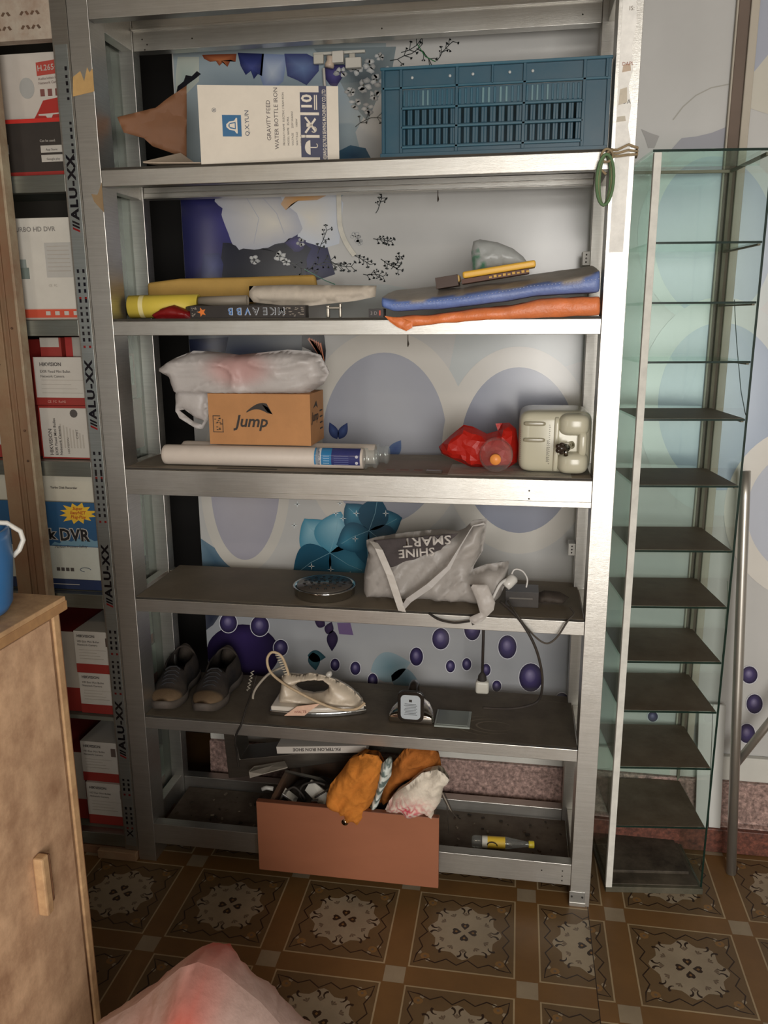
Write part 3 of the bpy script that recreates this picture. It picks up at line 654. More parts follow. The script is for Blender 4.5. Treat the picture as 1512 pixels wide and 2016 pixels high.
# top level
crate_box('camera_box', 'black camera kit box with red rim on the top cabinet shelf', -.40, -.052, .04, .28, LS[0]+.001, 2.043, BK,
    [(0, .93, 1, 1, hexc(196, 38, 30)), (0, 0, 1, .10, hexc(150, 30, 26)), (.30, .42, .55, .58, hexc(170, 166, 158)), (.8, .42, .97, .54, WH), (.8, .26, .97, .38, WH)],
    [('Can be used:', .8, .6, .008, WH), ('App Store', .84, .45, .0075, INK), ('Google play', .84, .29, .0075, INK)], [(0, 0, .3, 1, hexc(160, 34, 30)), (.3, .0, 1, 1, hexc(110, 60, 56))])
q = MB(); x0, x1, z0, z1 = -.40, -.048, 2.0445, 2.195
q.box((x0, .06, z0), (x1, .27, z1), hexc(198, 190, 180))
F = lambda x, z: (x, .0593, z)
q.prism([F(-.145, z0), F(x1, z0), F(x1, z0+.052), F(-.115, z0+.043), F(-.13, z0+.02)], (0, .0006, 0), hexc(168, 36, 28))
q.prism([(-.13, .0585, z0+.012), (-.075, .0585, z0+.014), (-.075, .0585, z0+.011), (-.092, .0585, z0+.01), (-.097, .0585, z0), (-.106, .0585, z0), (-.111, .0585, z0+.008), (-.13, .0585, z0+.009)], (0, .0005, 0), hexc(200, 190, 180))
q.prism([(-.125, .0588, z1-.052), (-.058, .0588, z1-.047), (-.058, .0588, z1-.016), (-.125, .0588, z1-.022)], (0, .0006, 0), hexc(176, 66, 56))
q.text('H.265+', (-.122, .0575, z1-.042), (1, 0, .05), (0, 0, 1), .0185, WH, bold=.01)
for k in range(2): q.text(['Audio/video indoor', 'Network Camera'][k], (-.122, .0575, z1-.062-.01*k), (1, 0, .05), (0, 0, 1), .0085, hexc(120, 100, 96))
for k in range(3): q.box((-.120+.02*k, .0585, z1-.098), (-.109+.02*k, .06, z1-.082), hexc(120, 70, 66))
q.prism([(-.155+.02*math.cos(a), .0588, z1-.078+.024*math.sin(a)) for a in [2*PI*i/16 for i in range(16)]], (0, .0005, 0), hexc(168, 168, 164))
for k, (u0, u1) in enumerate(((.08, .19),)): q.box((x1, u0, z0+.02), (x1+.0006, u1, z1-.02), hexc(170, 164, 156))
o = q.build('camera_box', 'card'); origin(o); tag(o, 'white camera box marked H.265+ sitting on the black kit box', 'box', 'boxes in the display cabinet')
# second level
crate_box('recorder_box', 'white TURBO HD DVR recorder box with orange bottom strip', -.36, -.056, .035, .29, LS[1]+.001, 1.811, hexc(200, 196, 186),
    [(0, 0, 1, .115, hexc(196, 180, 168)), (.35, .02, .98, .105, ORG), (.74, .42, .985, .76, hexc(176, 174, 168))]+[(.76, .72-.04*k, .96, .728-.04*k, LG) for k in range(7)]+[(.70+.085*k, .045, .74+.085*k, .085, WH) for k in range(4)]+[(.38, .41, .58, .52, hexc(116, 128, 122)), (.38, .52, .56, .60, hexc(140, 150, 146))],
    [('TURBO HD DVR', .46, .87, .0165, hexc(120, 116, 112), .008), ('CE  FC', .75, .33, .008, LG)])
# third level
def hik(name_label, x0, x1, y0, z0, z1, lab, texts, y1=.28):
    return crate_box('camera_box', name_label, x0, x1, y0, y1, z0, z1, RED, lab, texts, [(.05, .3, .95, .95, WH), (.12, .70, .6, .9, hexc(176, 60, 54)), (.12, .35, .9, .4, LG), (.12, .45, .9, .47, LG), (.12, .52, .9, .54, LG)], [('H.265+', .14, .74, .022, WH)])
hik('red and white camera box standing upper on the third cabinet shelf', -.205, -.035, .04, 1.3395, 1.465, [(.02, .16, 1, 1, WH)]+lines(.12, .9, .52, 4, .09), [('HIKVISION', .12, .82, .013, INK, .02), ('EXIR Fixed Mini Bullet', .12, .68, .0095, INK), ('Network Camera', .12, .58, .0095, INK), ('CE  FC  RoHS', .2, .05, .009, hexc(200, 150, 140))])
q = MB(); q.box((-.20, .036, 1.1955), (-.022, .28, 1.3385), RED); q.box((-.196, .0354, 1.20), (-.062, .0362, 1.332), WH)
for k, (s_, sz) in enumerate((('HIKVISION', .015), ('EXIR Fixed Mini Bullet', .011), ('Network Camera', .011))): q.text(s_, (-.166+.013*k, .0345, 1.205), (0, 0, 1), (-1, 0, 0), sz, INK, bold=.015)
q.text('HIKVISION', (-.118, .0345, 1.21), (0, 0, 1), (-1, 0, 0), .009, INK); q.text('CMIIT', (-.09, .0345, 1.25), (0, 0, 1), (-1, 0, 0), .010, INK)
for k in range(8): q.box((-.142+.009*k, .0348, 1.225), (-.138+.009*k, .0354, 1.29-.004*k), LG)
q.lathe([(0, 0), (.011, 0), (.011, .0006), (0, .0006)], (-.098, .0346, 1.318), (0, 1, 0), INK, 12)
o = q.build('camera_box', 'card'); origin(o); tag(o, 'red camera box with sideways white label, lower on the third cabinet shelf', 'box', 'boxes in the display cabinet')
crate_box('camera_box', 'pale red-edged box lying on top of the third shelf stack', -.19, -.13, .06, .27, 1.466, 1.515, RED, [(.0, .5, .9, 1, hexc(170, 164, 154))])
crate_box('camera_box', 'small red box with silvery label on the third shelf stack, right end', -.118, -.05, .06, .27, 1.466, 1.516, hexc(150, 30, 28), [(.3, .0, 1, 1, hexc(150, 146, 138))])
for k, (z0, z1, lb) in enumerate(((1.1955, 1.335, 'camera box left of the tan stile, bottom of the pile'), (1.336, 1.51, 'camera box left of the tan stile, top of the pile'))):
    crate_box('camera_box', 'red and white '+lb, -.56, -.225, .04, .28, z0, z1, RED if k == 0 else hexc(150, 34, 30), [(.05, .25, .985, .9, WH if k == 0 else hexc(120, 90, 82))]+[(.80, .8-.1*j, .97, .82-.1*j, INK) for j in range(5)])
# fourth level
crate_box('carton', 'cream carton lying on top of the blue recorder box', -.40, -.055, .035, .3, 1.0765, 1.150, hexc(196, 192, 176), [(0, 0, 1, .03, hexc(150, 146, 130))], [('Turbo Disk Recorder', .62, .5, .009, INK, .02), ('Security', .30, .2, .01, INK, .02)])
BL = hexc(34, 84, 124)
o_ = (-.36, -.05, .034, .855, 1.0755)
q = MB(); q.box((o_[0], o_[2], o_[3]), (o_[1], .29, o_[4]), hexc(196, 200, 190)); yf = o_[2]-.0006
q.box((o_[0], yf, .95), (o_[1], o_[2], o_[4]), BL)
P = []
rj = random.Random(2)
for k in range(24):
    a = 2*PI*k/24; r = (1.0 if k % 2 else .62)*rj.uniform(.9, 1.1); P.append((-.112+.058*r*math.cos(a), yf-.0004, 1.045+.031*r*math.sin(a)))
cP = (-.112, yf-.0004, 1.045); q.add(P+[cP], [(i, (i+1) % 24, 24) for i in range(24)], hexc(226, 182, 52))
for k, s_ in enumerate(('Super', 'EasyNET', 'Plug-Play')): q.text(s_, (-.112, yf-.001, 1.055-.012*k), (1, 0, 0), (0, 0, 1), .0125, hexc(170, 50, 30), align='CENTER', bold=.015, shear=.2)
for bo_, cc, yy in ((.085, WH, .0008), (.035, hexc(16, 18, 24), .0014)):
    q.text('k', at(97, 1060, Y=.034)+Vector((0, -yy, 0)), (1, 0, 0), (0, 0, 1), .040, cc, bold=bo_); q.text('DVR', at(119, 1063, Y=.034)+Vector((0, -yy, 0)), (1, 0, 0), (0, 0, 1), .046, cc, bold=bo_, space=1.1, sx=.92)
P = [(-.2, .953), (-.19, .962), (-.175, .958), (-.16, .97), (-.14, .964), (-.12, .974), (-.1, .966), (-.085, .975), (-.07, .968), (-.055, .972), (-.052, .952)]
q.prism([(x, yf-.0004, z) for x, z in P], (0, .0003, 0), hexc(110, 150, 170))
q.text('Perfect Protect Safety', (-.19, yf-.0012, .944), (1, 0, .05), (0, 0, 1), .011, INK, shear=.3)
for k in range(4): q.box((-.192+.014*k, yf, .878), (-.182+.014*k, o_[2], .888), INK)
q.tube([(-.105+.016*math.cos(a), yf, .884+.006*math.sin(a)) for a in [2*PI*i/14 for i in range(11)]], .0009, hexc(60, 80, 100), 5)
o = q.build('recorder_box', 'card'); origin(o); tag(o, 'blue and white desk DVR box with yellow starburst', 'box', 'boxes in the display cabinet')
crate_box('recorder_box', 'flat dark blue recorder box beneath the starburst box', -.36, -.052, .036, .29, .8245, .8535, hexc(20, 44, 84), [(.4, .45, .75, .52, WH)])
crate_box('recorder_box', 'dark blue and cream box left of the tan stile on the fourth cabinet shelf', -.70, -.402, .04, .29, .8245, 1.0755, hexc(22, 40, 66), [(0, .0, 1, .4, hexc(180, 172, 156)), (0, .0, 1, .12, BK)])
crate_box('carton', 'long cream carton left of the tan stile, laid over a dark blue box', -.74, -.402, .04, .29, 1.0765, 1.155, hexc(190, 186, 172), [], [('IC Easily', .85, .6, .012, INK, .02)])
# fifth and sixth level
def low(label, x0, x1, y0, z0, z1, redtop=False):
    return crate_box('camera_box', label, x0, x1, y0, .285, z0, z1, WH, [(0, 0, 1, .22, RED)]+lines(.1, .8, .55, 4, .07)+[(.80, .66, .92, .86, hexc(84, 70, 64))], [('HIKVISION', .08, .86, .0115, INK, .02), ('HD Exir Mini Bullet', .08, .74, .0085, INK), ('Network Camera', .08, .66, .0085, INK)], [(0, .24, 1, 1, hexc(190, 184, 174)), (0, 0, 1, .24, hexc(160, 64, 44)), (.1, .5, .8, .54, LG), (.1, .7, .8, .8, hexc(150, 70, 50))])
low('white camera box with red base, highest in the fifth-level stack', -.165, -.045, .04, .5705, .698)
low('camera box with round lens picture, second in the fifth-level stack', -.165, -.040, .045, .4415, .5695)
low('camera box on the bottom shelf with its white lid turned, topmost there', -.185, -.065, .05, .2155, .345)
low('lowest camera box on the bottom shelf of the cabinet', -.175, -.040, .042, .0765, .2145)
crate_box('camera_box', 'pale camera box tucked behind the stile on the fifth level', -.36, -.168, .05, .285, .4415, .69, RED, [(0, .3, 1, 1, hexc(180, 172, 160))])
crate_box('camera_box', 'pale camera box tucked behind the stile on the bottom level', -.38, -.188, .06, .285, .0765, .3, RED, [(0, .3, 1, 1, hexc(170, 162, 150))])

# ================================================================== GLASS TOWER ON THE RIGHT
gw, gd, gyaw = .262, .245, .116
gl = thing('glass_display_tower', 'narrow green glass display tower with eleven shelves right of the rack', 'display case', (1.352, .075, 0), gyaw)
GZ = [1.727, 1.593, 1.456, 1.319, 1.155, .989, .84, .689, .549, .384, .205]; GT = 1.919
def gpart(name, mats, fn, **k):
    q = MB(); fn(q); return q.build(name, mats, gl, world=False, **k)
EC = hexc(24, 62, 50)
def pane(a, bb, e):   # clear sheet with dark green edges: e lists the edge boxes
    def f(q):
        q.box(a, bb, (.5, .5, .5), 0)
        for x in e: q.box(x[0], x[1], EC, 1)
    return f
gpart('side_pane', ['glass', 'edge'], pane((0, .0, .02), (.005, gd, GT), []))
gpart('side_pane', ['glass', 'edge'], pane((gw-.005, .001, .02), (gw, gd, GT), [((gw-.005, -.0008, .02), (gw, .001, GT))]))
gpart('back_pane', ['glass', 'edge'], pane((.006, gd-.005, .02), (gw-.006, gd, GT), []))
gpart('top_pane', ['glass', 'edge'], pane((-.004, .002, GT+.0005), (gw+.002, gd+.002, GT+.006), [((-.004, 0, GT+.0005), (gw+.002, .002, GT+.006))]))
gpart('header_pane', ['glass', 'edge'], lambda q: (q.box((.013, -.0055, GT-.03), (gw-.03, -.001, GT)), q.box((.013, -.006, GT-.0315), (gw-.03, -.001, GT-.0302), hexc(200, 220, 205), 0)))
gpart('door_track', 'tape', lambda q: q.box((-.004, -.012, .02), (.013, 0, GT-.002), hexc(208, 206, 198)), bevel=.001)['label'] = 'flaking white front strip'
gpart('seam_bead', 'rubber', lambda q: (q.box((gw-.013, gd-.013, .02), (gw-.0055, gd-.0055, GT), hexc(96, 100, 84)), q.box((.006, gd-.012, GT-.008), (gw-.013, gd-.0055, GT-.001), hexc(120, 122, 104)), q.box((gw-.012, .01, GT-.008), (gw-.0055, gd-.013, GT-.001), hexc(110, 112, 96))))
for i, z in enumerate(GZ):
    d_ = i >= 3
    def f(q):
        q.box((.0055, .003, z-.005), (gw-.0055, gd-.0055, z), (.5, .5, .5), 0); q.box((.0055, .0015, z-.005), (gw-.0055, .003, z), EC, 1)
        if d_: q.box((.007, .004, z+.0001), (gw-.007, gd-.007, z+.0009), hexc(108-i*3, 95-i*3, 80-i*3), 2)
        q.box((gw-.012, .01, z-.009), (gw-.0055, gd-.013, z-.0052), hexc(104, 100, 82), 2)
    gpart('shelf', ['glass', 'edge', 'dustyglass'], f)
gpart('base', 'dustyglass', lambda q: (q.box((-.002, -.006, 0), (gw+.002, gd+.002, .018), hexc(62, 62, 50)), q.box((.006, .004, .0185), (gw-.008, gd-.006, .021), hexc(52, 46, 38)), q.box((.006, .05, .0211), (gw-.02, gd-.006, .03), hexc(40, 34, 28))), bevel=.002)
def crack_a(q):
    P = [(.16, 1.60), (.12, 1.50), (.06, 1.38), (.02, 1.33), (.004, 1.32)]
    q.tube([(gw+.0008, y, z) for y, z in P], .0011, hexc(30, 50, 44), 5)
def crack_b(q):
    P = [(.03, .90), (.012, .85), (.02, .80), (.006, .77), (.014, .70), (.004, .66)]
    q.tube([(gw+.0008, y, z) for y, z in P], .0018, hexc(150, 160, 150), 5)
gpart('crack', 'gloss', crack_a)['label'] = 'fine slanting crack in the right pane'
gpart('crack', 'gloss', crack_b)['label'] = 'chipped pale break in the right pane'

# ================================================================== FOREGROUND LEFT : plywood cabinet + bucket
pc = thing('plywood_cabinet', 'raw plywood cabinet with a wooden handle in the left foreground', 'cabinet', (.255, -.66, 0), -.03)
PL = hexc(214, 176, 138); PLL = hexc(214, 176, 130)
def pp(name, fn, mat='ply', bevel=.002): q = MB(); fn(q); return q.build(name, mat, pc, world=False, bevel=bevel)
ZW = 1.065
pp('top', lambda q: (q.box((-.52, -1.0, ZW-.026), (0, .004, ZW), PLL), q.box((-.52, -1.0, ZW-.0262), (.0015, .0055, ZW-.008), hexc(188, 146, 98))))
def body(q):
    q.box((-.5, -.98, .02), (-.014, -.012, ZW-.027), PL); q.box((-.012, -.03, .02), (-.006, -.012, ZW-.027), PLL)
    q.box((-.014, -.014, .02), (-.006, -.010, ZW-.028), hexc(120, 86, 56))
pp('body', body)
pdoor = pp('door', lambda q: q.box((-.0135, -.97, .03), (-.007, -.040, ZW-.032), hexc(220, 182, 146)))
def hnd(q):
    q.box((-.0065, -.165, .515), (.014, -.145, .632), PLL); q.box((-.0065, -.144, .53), (.012, -.137, .628), hexc(96, 66, 44))
q = MB(); hnd(q); q.v = [parent_world(pc) @ v for v in q.v]; q.build('handle', 'ply', pdoor, bevel=.005)
p = at(24, 1199, Z=ZW+.001); cx, cy, z0 = p.x-.078*.81, p.y-.078*.59, ZW+.001
bk = thing('bucket', 'blue plastic bucket with white strap handle on the plywood cabinet', 'bucket', (cx, cy, z0))
q = MB(); q.lathe([(0, 0), (.060, 0), (.074, .006), (.082, .02), (.090, .10), (.0885, .135), (.0885, .15), (.082, .15), (.080, .13), (.074, .02), (0, .012)], (cx, cy, z0), (0, 0, 1), hexc(44, 112, 172), 48); q.build('body', 'plastic', bk, True)
q = MB(); u_ = Vector((.81, .59, 0)); c_ = Vector((cx, cy, z0)); P = [c_+u_*(.055)+Vector((0, 0, .160)), c_+u_*.085+Vector((0, 0, .155)), c_+u_*.105+Vector((0, 0, .138)), c_+u_*.108+Vector((0, 0, .122)), c_+u_*.100+Vector((0, 0, .105)), c_+u_*.089+Vector((0, 0, .095))]
q.tube([c_-u_*.085+Vector((0, 0, .156)), c_-u_*.03+Vector((0, 0, .162))]+P, .0045, hexc(214, 212, 204), 8); q.build('handle', 'plastic', bk, True)

# ---- pink carrier bag on the floor
def toXZ(px, py, y): p = at(px, py, Y=y); return (p.x, p.z)
pb = MB(); P = [(.34, .012), (.84, .012), (.83, .25), (.775, .43), (.70, .52), (.635, .572), (.60, .58), (.57, .565), (.49, .485), (.39, .41), (.33, .25)]
def pcol(u, v):
    d = math.hypot((u-.61)/.035, (v-.53)/.05); d2 = math.hypot((u-.575)/.055, (v-.45)/.05); t = max(math.exp(-d*d), math.exp(-d2*d2)); a = hexc(198, 172, 162); b_ = hexc(204, 84, 66)
    return tuple(a[i]*(1-t)+b_[i]*t for i in range(3))
pb.puff(P, lambda u, v, w: (u, -.95+w, v), .11, .11, .013, .13, .028, 11, 3, pcol, fold=1.2)
o = pb.build('carrier_bag', 'film', None, True); origin(o); tag(o, 'pinkish plastic carrier bag with red contents in the bottom foreground', 'bag')

# ================================================================== SHELF 1
S1, S2, S3, S4, S5, S6 = [z+.006 for z in ZT]
ct = thing('open_carton', 'white printed iron carton with open brown flaps on the top shelf', 'box', (.465, .13, S1))
KR = hexc(122, 82, 54); KD = hexc(110, 72, 48); NV = hexc(42, 48, 82); CW = hexc(222, 212, 196)
q = MB(); x0, x1, y0, y1, z0, z1 = .302, .630, .03, .235, S1, 2.091
for a, bb in (((x0, y0, z0), (x1, y0+.003, z1)), ((x0, y1-.003, z0), (x1, y1, z1)), ((x0, y0+.003, z0), (x1, y1-.003, z0+.003)), ((x0, y0+.003, z1-.003), (x1, y1-.003, z1)), ((x1-.003, y0+.003, z0+.003), (x1, y1-.003, z1-.003))): q.box(a, bb, CW)
q.box((x0+.003, y1-.0045, z0+.004), (x1-.004, y1-.0035, z1-.004), KD); q.box((x0+.001, y0+.0035, z0+.0035), (x1-.004, y1-.004, z0+.0045), KD)
yf = y0-.0005
def ff(u, v, k=0): return (x0+(x1-x0)*u, yf-.0003*k, z0+(z1-z0)*v)   # fractions of the front face
q.box((x0+.282, yf-.0001, z0), (x0+.30, y0, z1), NV)
q.text('ZHEJIANG QX.YUN SEWING MACHINERY CO.,LTD', ff(.908, .03, 3), (0, 0, 1), (-1, 0, 0), .0118, CW, bold=.012, sx=.60)
for k, v in enumerate((.10, .385, .67)):
    a, bb = ff(.725, v, 0), ff(.865, v+.25, 0)
    q.box((a[0], yf-.0004, a[2]), (bb[0], y0, bb[2]), NV)
    cx, cz = (a[0]+bb[0])/2, (a[2]+bb[2])/2
    Y_ = yf-.001
    if k == 2:
        q.text('10', (cx+.004, Y_, cz), (0, 0, 1), (-1, 0, 0), .034, CW, bold=.03, align='CENTER')
        for dx in (.010, .0145): q.box((cx+dx, Y_, cz-.016), (cx+dx+.0025, Y_+.0003, cz+.016), CW)
    if k == 1:
        for s_ in (1, -1):
            q.prism([(cx-.014, Y_, cz-.016*s_), (cx-.010, Y_, cz-.0185*s_), (cx+.014, Y_, cz+.012*s_), (cx+.011, Y_, cz+.016*s_)], (0, .0003, 0), CW)
        q.tube([(cx+.008+.006*math.cos(a_), Y_, cz-.010+.006*math.sin(a_)) for a_ in [PI*(-.8+.22*i) for i in range(8)]], .0013, CW, 5)
        q.box((cx-.009, Y_, cz-.004), (cx-.002, Y_+.0003, cz+.004), CW)
    if k == 0:
        q.prism([(cx-.014+.013*(1-math.sin(a_))*.0+(-.0+.013*(1-math.sin(a_))), Y_, cz+.016*math.cos(a_)) for a_ in [PI*i/14 for i in range(15)]], (0, .0003, 0), CW)
        q.box((cx-.002, Y_, cz-.0012), (cx+.013, Y_+.0003, cz+.0012), CW); q.tube([(cx+.013+.0*i, Y_, cz) for i in (0,)]+[(cx+.013+.003*math.sin(a_), Y_, cz+.004-.004*math.cos(a_)) for a_ in [PI*i/6 for i in range(1, 7)]], .0012, CW, 5)
# bell emblem
a, bb = ff(.165, .36), ff(.30, .63)
q.box((a[0], yf-.0004, a[2]), (bb[0], y0, bb[2]), hexc(20, 96, 142)); cx, cz = (a[0]+bb[0])/2, (a[2]+bb[2])/2; Y_ = yf-.001
q.prism([(cx-.013, Y_, cz-.003), (cx-.013, Y_, cz+.003), (cx-.006, Y_, cz+.009), (cx+.006, Y_, cz+.011), (cx+.010, Y_, cz+.017), (cx+.013, Y_, cz+.017), (cx+.013, Y_, cz-.017), (cx+.010, Y_, cz-.017), (cx+.006, Y_, cz-.011), (cx-.006, Y_, cz-.009)], (0, .0003, 0), CW)
q.prism([(cx-.008, Y_-.0004, cz-.002), (cx-.008, Y_-.0004, cz+.002), (cx-.004, Y_-.0004, cz+.006), (cx+.009, Y_-.0004, cz+.008), (cx+.009, Y_-.0004, cz-.008), (cx-.004, Y_-.0004, cz-.006)], (0, .0003, 0), hexc(20, 96, 142))
q.prism([(cx-.005, Y_-.0008, cz-.003), (cx-.005, Y_-.0008, cz+.003), (cx+.007, Y_-.0008, cz+.0055), (cx+.007, Y_-.0008, cz-.0055)], (0, .0003, 0), CW)
q.text('Q.X.YUN', ff(.355, .365, 2), (0, 0, 1), (-1, 0, 0), .014, hexc(60, 70, 90)); q.text('®', ff(.125, .66, 2), (0, 0, 1), (-1, 0, 0), .014, hexc(60, 70, 90))
q.text('GRAVITY FEED', ff(.51, .31, 2), (0, 0, 1), (-1, 0, 0), .0135, hexc(80, 70, 70)); q.text('WATER BOTTLE IRON', ff(.565, .20, 2), (0, 0, 1), (-1, 0, 0), .0135, hexc(80, 70, 70))
for k, s_ in enumerate(('PRODUCT NAME  ELECTRIC STEAM IRON', 'MODEL NAME   ES-94A', 'VOLTAGE      220V 50/60HZ', 'WATTAGE      1000W', 'WEIGHT', 'DATE NO      1PCS')): q.text(s_, ff(.61+.031*k, .25, 2), (0, 0, 1), (-1, 0, 0), .0062, INK)
q.build('carton_body', 'card', ct, bevel=.0006)
def sheet(q, P2, y, t, col, bulge=None):
    q.prism([(x, y if bulge is None else bulge(x, z), z) for x, z in P2], (0, t, 0), col)
q = MB()
P = [toXZ(*p, .2) for p in [(404, 178), (372, 205), (350, 226), (318, 238), (285, 250), (296, 278), (330, 286), (345, 300), (404, 318)]]
q.puff(P, lambda u, v, w: (u, .19+.25*(.302-u)*-.6+w, v), .0015, .0015, .012, .004, .006, 14, 5, KR, edgeamp=.6); o = q.build('flap', 'kraft', ct, True); o['label'] = 'bent brown inner flap'
q = MB(); q.prism([(.301, .032, S1+.003), (.301, .20, S1+.003), (.235, .15, S1+.045), (.165, .035, S1+.004), (.2, .03, S1+.002)], (-.001, -.001, .003), hexc(166, 150, 132)); o = q.build('flap', 'kraft', ct); o['label'] = 'folded pale lower flap'

ct.rotation_euler = (0, 0, .22); ct.location = (.442, .145, S1)
# teal crate
cr = thing('plastic_crate', 'dark teal slatted plastic crate on the top shelf', 'crate', (.99, .14, S1))
TC = hexc(22, 74, 94); TCL = hexc(32, 88, 108)
q = MB(); x0, x1, y0, y1, z0, z1 = .738, 1.243, .022, .262, S1, 2.108
h = z1-z0; q.box((x0+.004, y0+.010, z0), (x1-.004, y1-.01, z0+.006), TC)
q.box((x0, y1-.008, z0), (x1, y1, z1), TC)
for x in (x0, x1-.008): q.box((x, y0, z0), (x+.008, y1, z1), TC)
yb = y0+.006   # panel face, ribs stand proud to y0
zr = [z0+.022, z0+.064, z0+.104, z0+.147]; xc = [x0+.045, x0+.171, x0+.320, x1-.056]
q.box((x0, yb, z0), (x0+.045, yb+.003, z1), TC); q.box((x1-.056, yb, z0), (x1, yb+.003, z1), TC)
q.box((x0+.045, yb, z0), (x1-.056, yb+.003, z0+.022), TC); q.box((x0+.045, yb, zr[3]), (x1-.056, yb+.003, z1), TC)
q.box((x0-.003, y0-.004, z0), (x1-.002, yb, z0+.010), TC); q.box((x0-.002, y0-.002, z1-.006), (x1+.002, yb, z1), TCL)
for z in zr: q.box((x0+(.0 if z == zr[3] else .045), y0-.001, z-.0025), (x1-(.0 if z == zr[3] else .056), yb, z+.0025), TCL)
for x in xc: q.box((x-.0035, y0-.001, z0+.01), (x+.0035, yb, z1), TC)
q.box((x0+.247, y0-.001, zr[3]), (x0+.252, yb, z1), TC); q.box((x1-.012, y0-.001, zr[3]), (x1-.006, yb, z1), TC); q.box((x0+.002, y0-.001, z0+.01), (x0+.008, yb, z1), TC)
rj = random.Random(1)
for a in range(3):
    X0, X1 = xc[a]+.0035, xc[a+1]-.0035; n = 22
    for r in range(3):
        Z0, Z1 = zr[r]+.0025, zr[r+1]-.0025
        q.box((X0, yb, Z0), (X1, yb+.003, Z0+.003), TC)
        if r == 2: q.box((X0, yb+.001, Z0), (X1, yb+.003, Z1), TC)
        for k in range(n):
            xx = X0+(X1-X0)*(k+.5)/n; ww = (X1-X0)/n
            if r == 2:
                if k % 2 == 0: q.box((xx-ww*.4, yb-.001, Z0+.003), (xx+ww*.4, yb+.0015, Z1-.003), hexc(96, 132, 140) if (a, k) in ((0, 8), (0, 10), (1, 8), (1, 10), (1, 14), (1, 16), (2, 2), (2, 4), (2, 8)) else TCL)  # picked ribs are paler: highlights put into the colour
            elif k % 3 != 1: q.box((xx-ww*.5, yb, Z0+.003), (xx+ww*.5, yb+.003, Z1), TC)
q.build('slatted_body', 'plastic', cr, bevel=.0008, seg=1)
for x in (.808, .893, .944, 1.025, 1.075): 
    q = MB(); q.lathe([(0, 0), (.0035, 0), (.003, .0022), (0, .003)], (x, yb-.0005, z0+.168+(.001 if x > .9 else 0)), (0, -1, 0), hexc(190, 196, 196), 10); q.build('stud', 'plastic', cr, True)

# lamp holder on the wall and its flat cable
lh = thing('tube_lamp_holder', 'white plastic lamp holder fixed to the wall above the carton', 'lamp holder', (.565, WY-.003, 2.24))
q = MB(); q.box((.500, WY-.012, 2.2395), (.64, WY-.001, 2.2465), hexc(200, 198, 188)); q.box((.503, WY-.022, 2.216), (.53, WY-.012, 2.2395), hexc(196, 192, 180)); q.box((.555, WY-.03, 2.214), (.585, WY-.012, 2.242), hexc(206, 202, 192)); q.box((.59, WY-.028, 2.2), (.632, WY-.012, 2.225), hexc(200, 196, 186)); q.box((.60, WY-.024, 2.222), (.615, WY-.012, 2.236), hexc(176, 172, 160))
q.build('bracket', 'plastic', lh, bevel=.002)
q = MB(); q.lathe([(0, 0), (.011, 0), (.013, .006), (.009, .016), (.012, .026), (0, .03)], (.545, WY-.02, 2.205), (.2, 0, 1), hexc(196, 176, 158), 16); q.build('socket', 'plastic', lh, True)
q = MB(); pts = [(520, 1)]; q.tube([(.53, WY-.02, 2.205), (.53, WY-.012, 2.17), (.538, WY-.006, 2.1), (.545, WY-.005, 1.99), (.55, WY-.005, 1.91)], .004, hexc(196, 192, 184), 6); q.build('lead', 'plastic', lh, True)
q = MB(); P = []
for k in range(15):
    t = k/14; x = .562+.002*t+ (.04*max(0, t-.45)**2/.3); P.append((x, 1.905-.175*t))
for s_ in stroke(P, .013): q.prism([(p[0], WY-.0085, p[1]) for p in s_], (0, .0015, 0), hexc(200, 196, 184))
o = q.build('cloth_strap', 'tape'); tag(origin(o), 'pale curling strap stuck on the mural in the second bay', 'strap')

# rope round the right post
rp = thing('tied_rope', 'beige and green rope knotted round the right aluminium post', 'rope', (1.25, -.02, 1.86))
RPC = hexc(150, 132, 104)
q = MB()
for k, dz in enumerate((0, .007, -.006)):
    q.tube([(1.2455, .03, 1.906+dz), (1.242, -.006, 1.907+dz), (1.262, -.0075, 1.905+dz), (1.285, -.0075, 1.911+dz*1.6), (1.304, -.006, 1.908+dz), (1.306, .03, 1.908+dz)], .0026, RPC, 8)
q.tube([(1.24+.012*math.cos(a), -.016+.004*math.sin(a*2), 1.9+.013*math.sin(a)) for a in [2*PI*i/18 for i in range(18)]], .0027, RPC, 8, closed=True)
q.tube([(1.244, -.012, 1.91), (1.228, -.012, 1.895), (1.226, -.012, 1.875), (1.24, -.014, 1.862)], .0026, RPC, 8); q.build('knot', 'cloth', rp, True)
q = MB()
for k in range(3):
    q.tube([(1.238+(.012+.003*k)*math.sin(a), -.014-.003*k, 1.85-.052*math.cos(a)) for a in [2*PI*i/22 for i in range(22)]], .0034, hexc(96, 122, 88) if k != 1 else hexc(126, 128, 96), 8, closed=True)
o = q.build('hanging_loop', 'cloth', rp, True); o['label'] = 'greenish hanging loop'

# ================================================================== SHELF 2
def roll(name, label, p0, p1, r, col, endcol, cat='roll', extra=None, mat='card', taper=1.0, group=None):
    o = thing(name, label, cat, ((p0[0]+p1[0])/2, (p0[1]+p1[1])/2, min(p0[2], p1[2])-r), 0, group)
    q = MB(); A, B = Vector(p0), Vector(p1); L_ = (B-A).length
    q.lathe([(r*.84, .006), (r*.86, 0), (r, 0), (r*(1+taper)/2, L_/2), (r*taper, L_), (r*taper*.86, L_), (r*taper*.84, L_-.02), (0, L_-.02)], A, B-A, col, 28)
    q.lathe([(r*.84, .0), (r*.84, .05), (0, .05)], A+(B-A).normalized()*.004, B-A, endcol, 28)
    if extra: extra(q, A, (B-A).normalized())
    q.build('tube', mat, o, True); return o
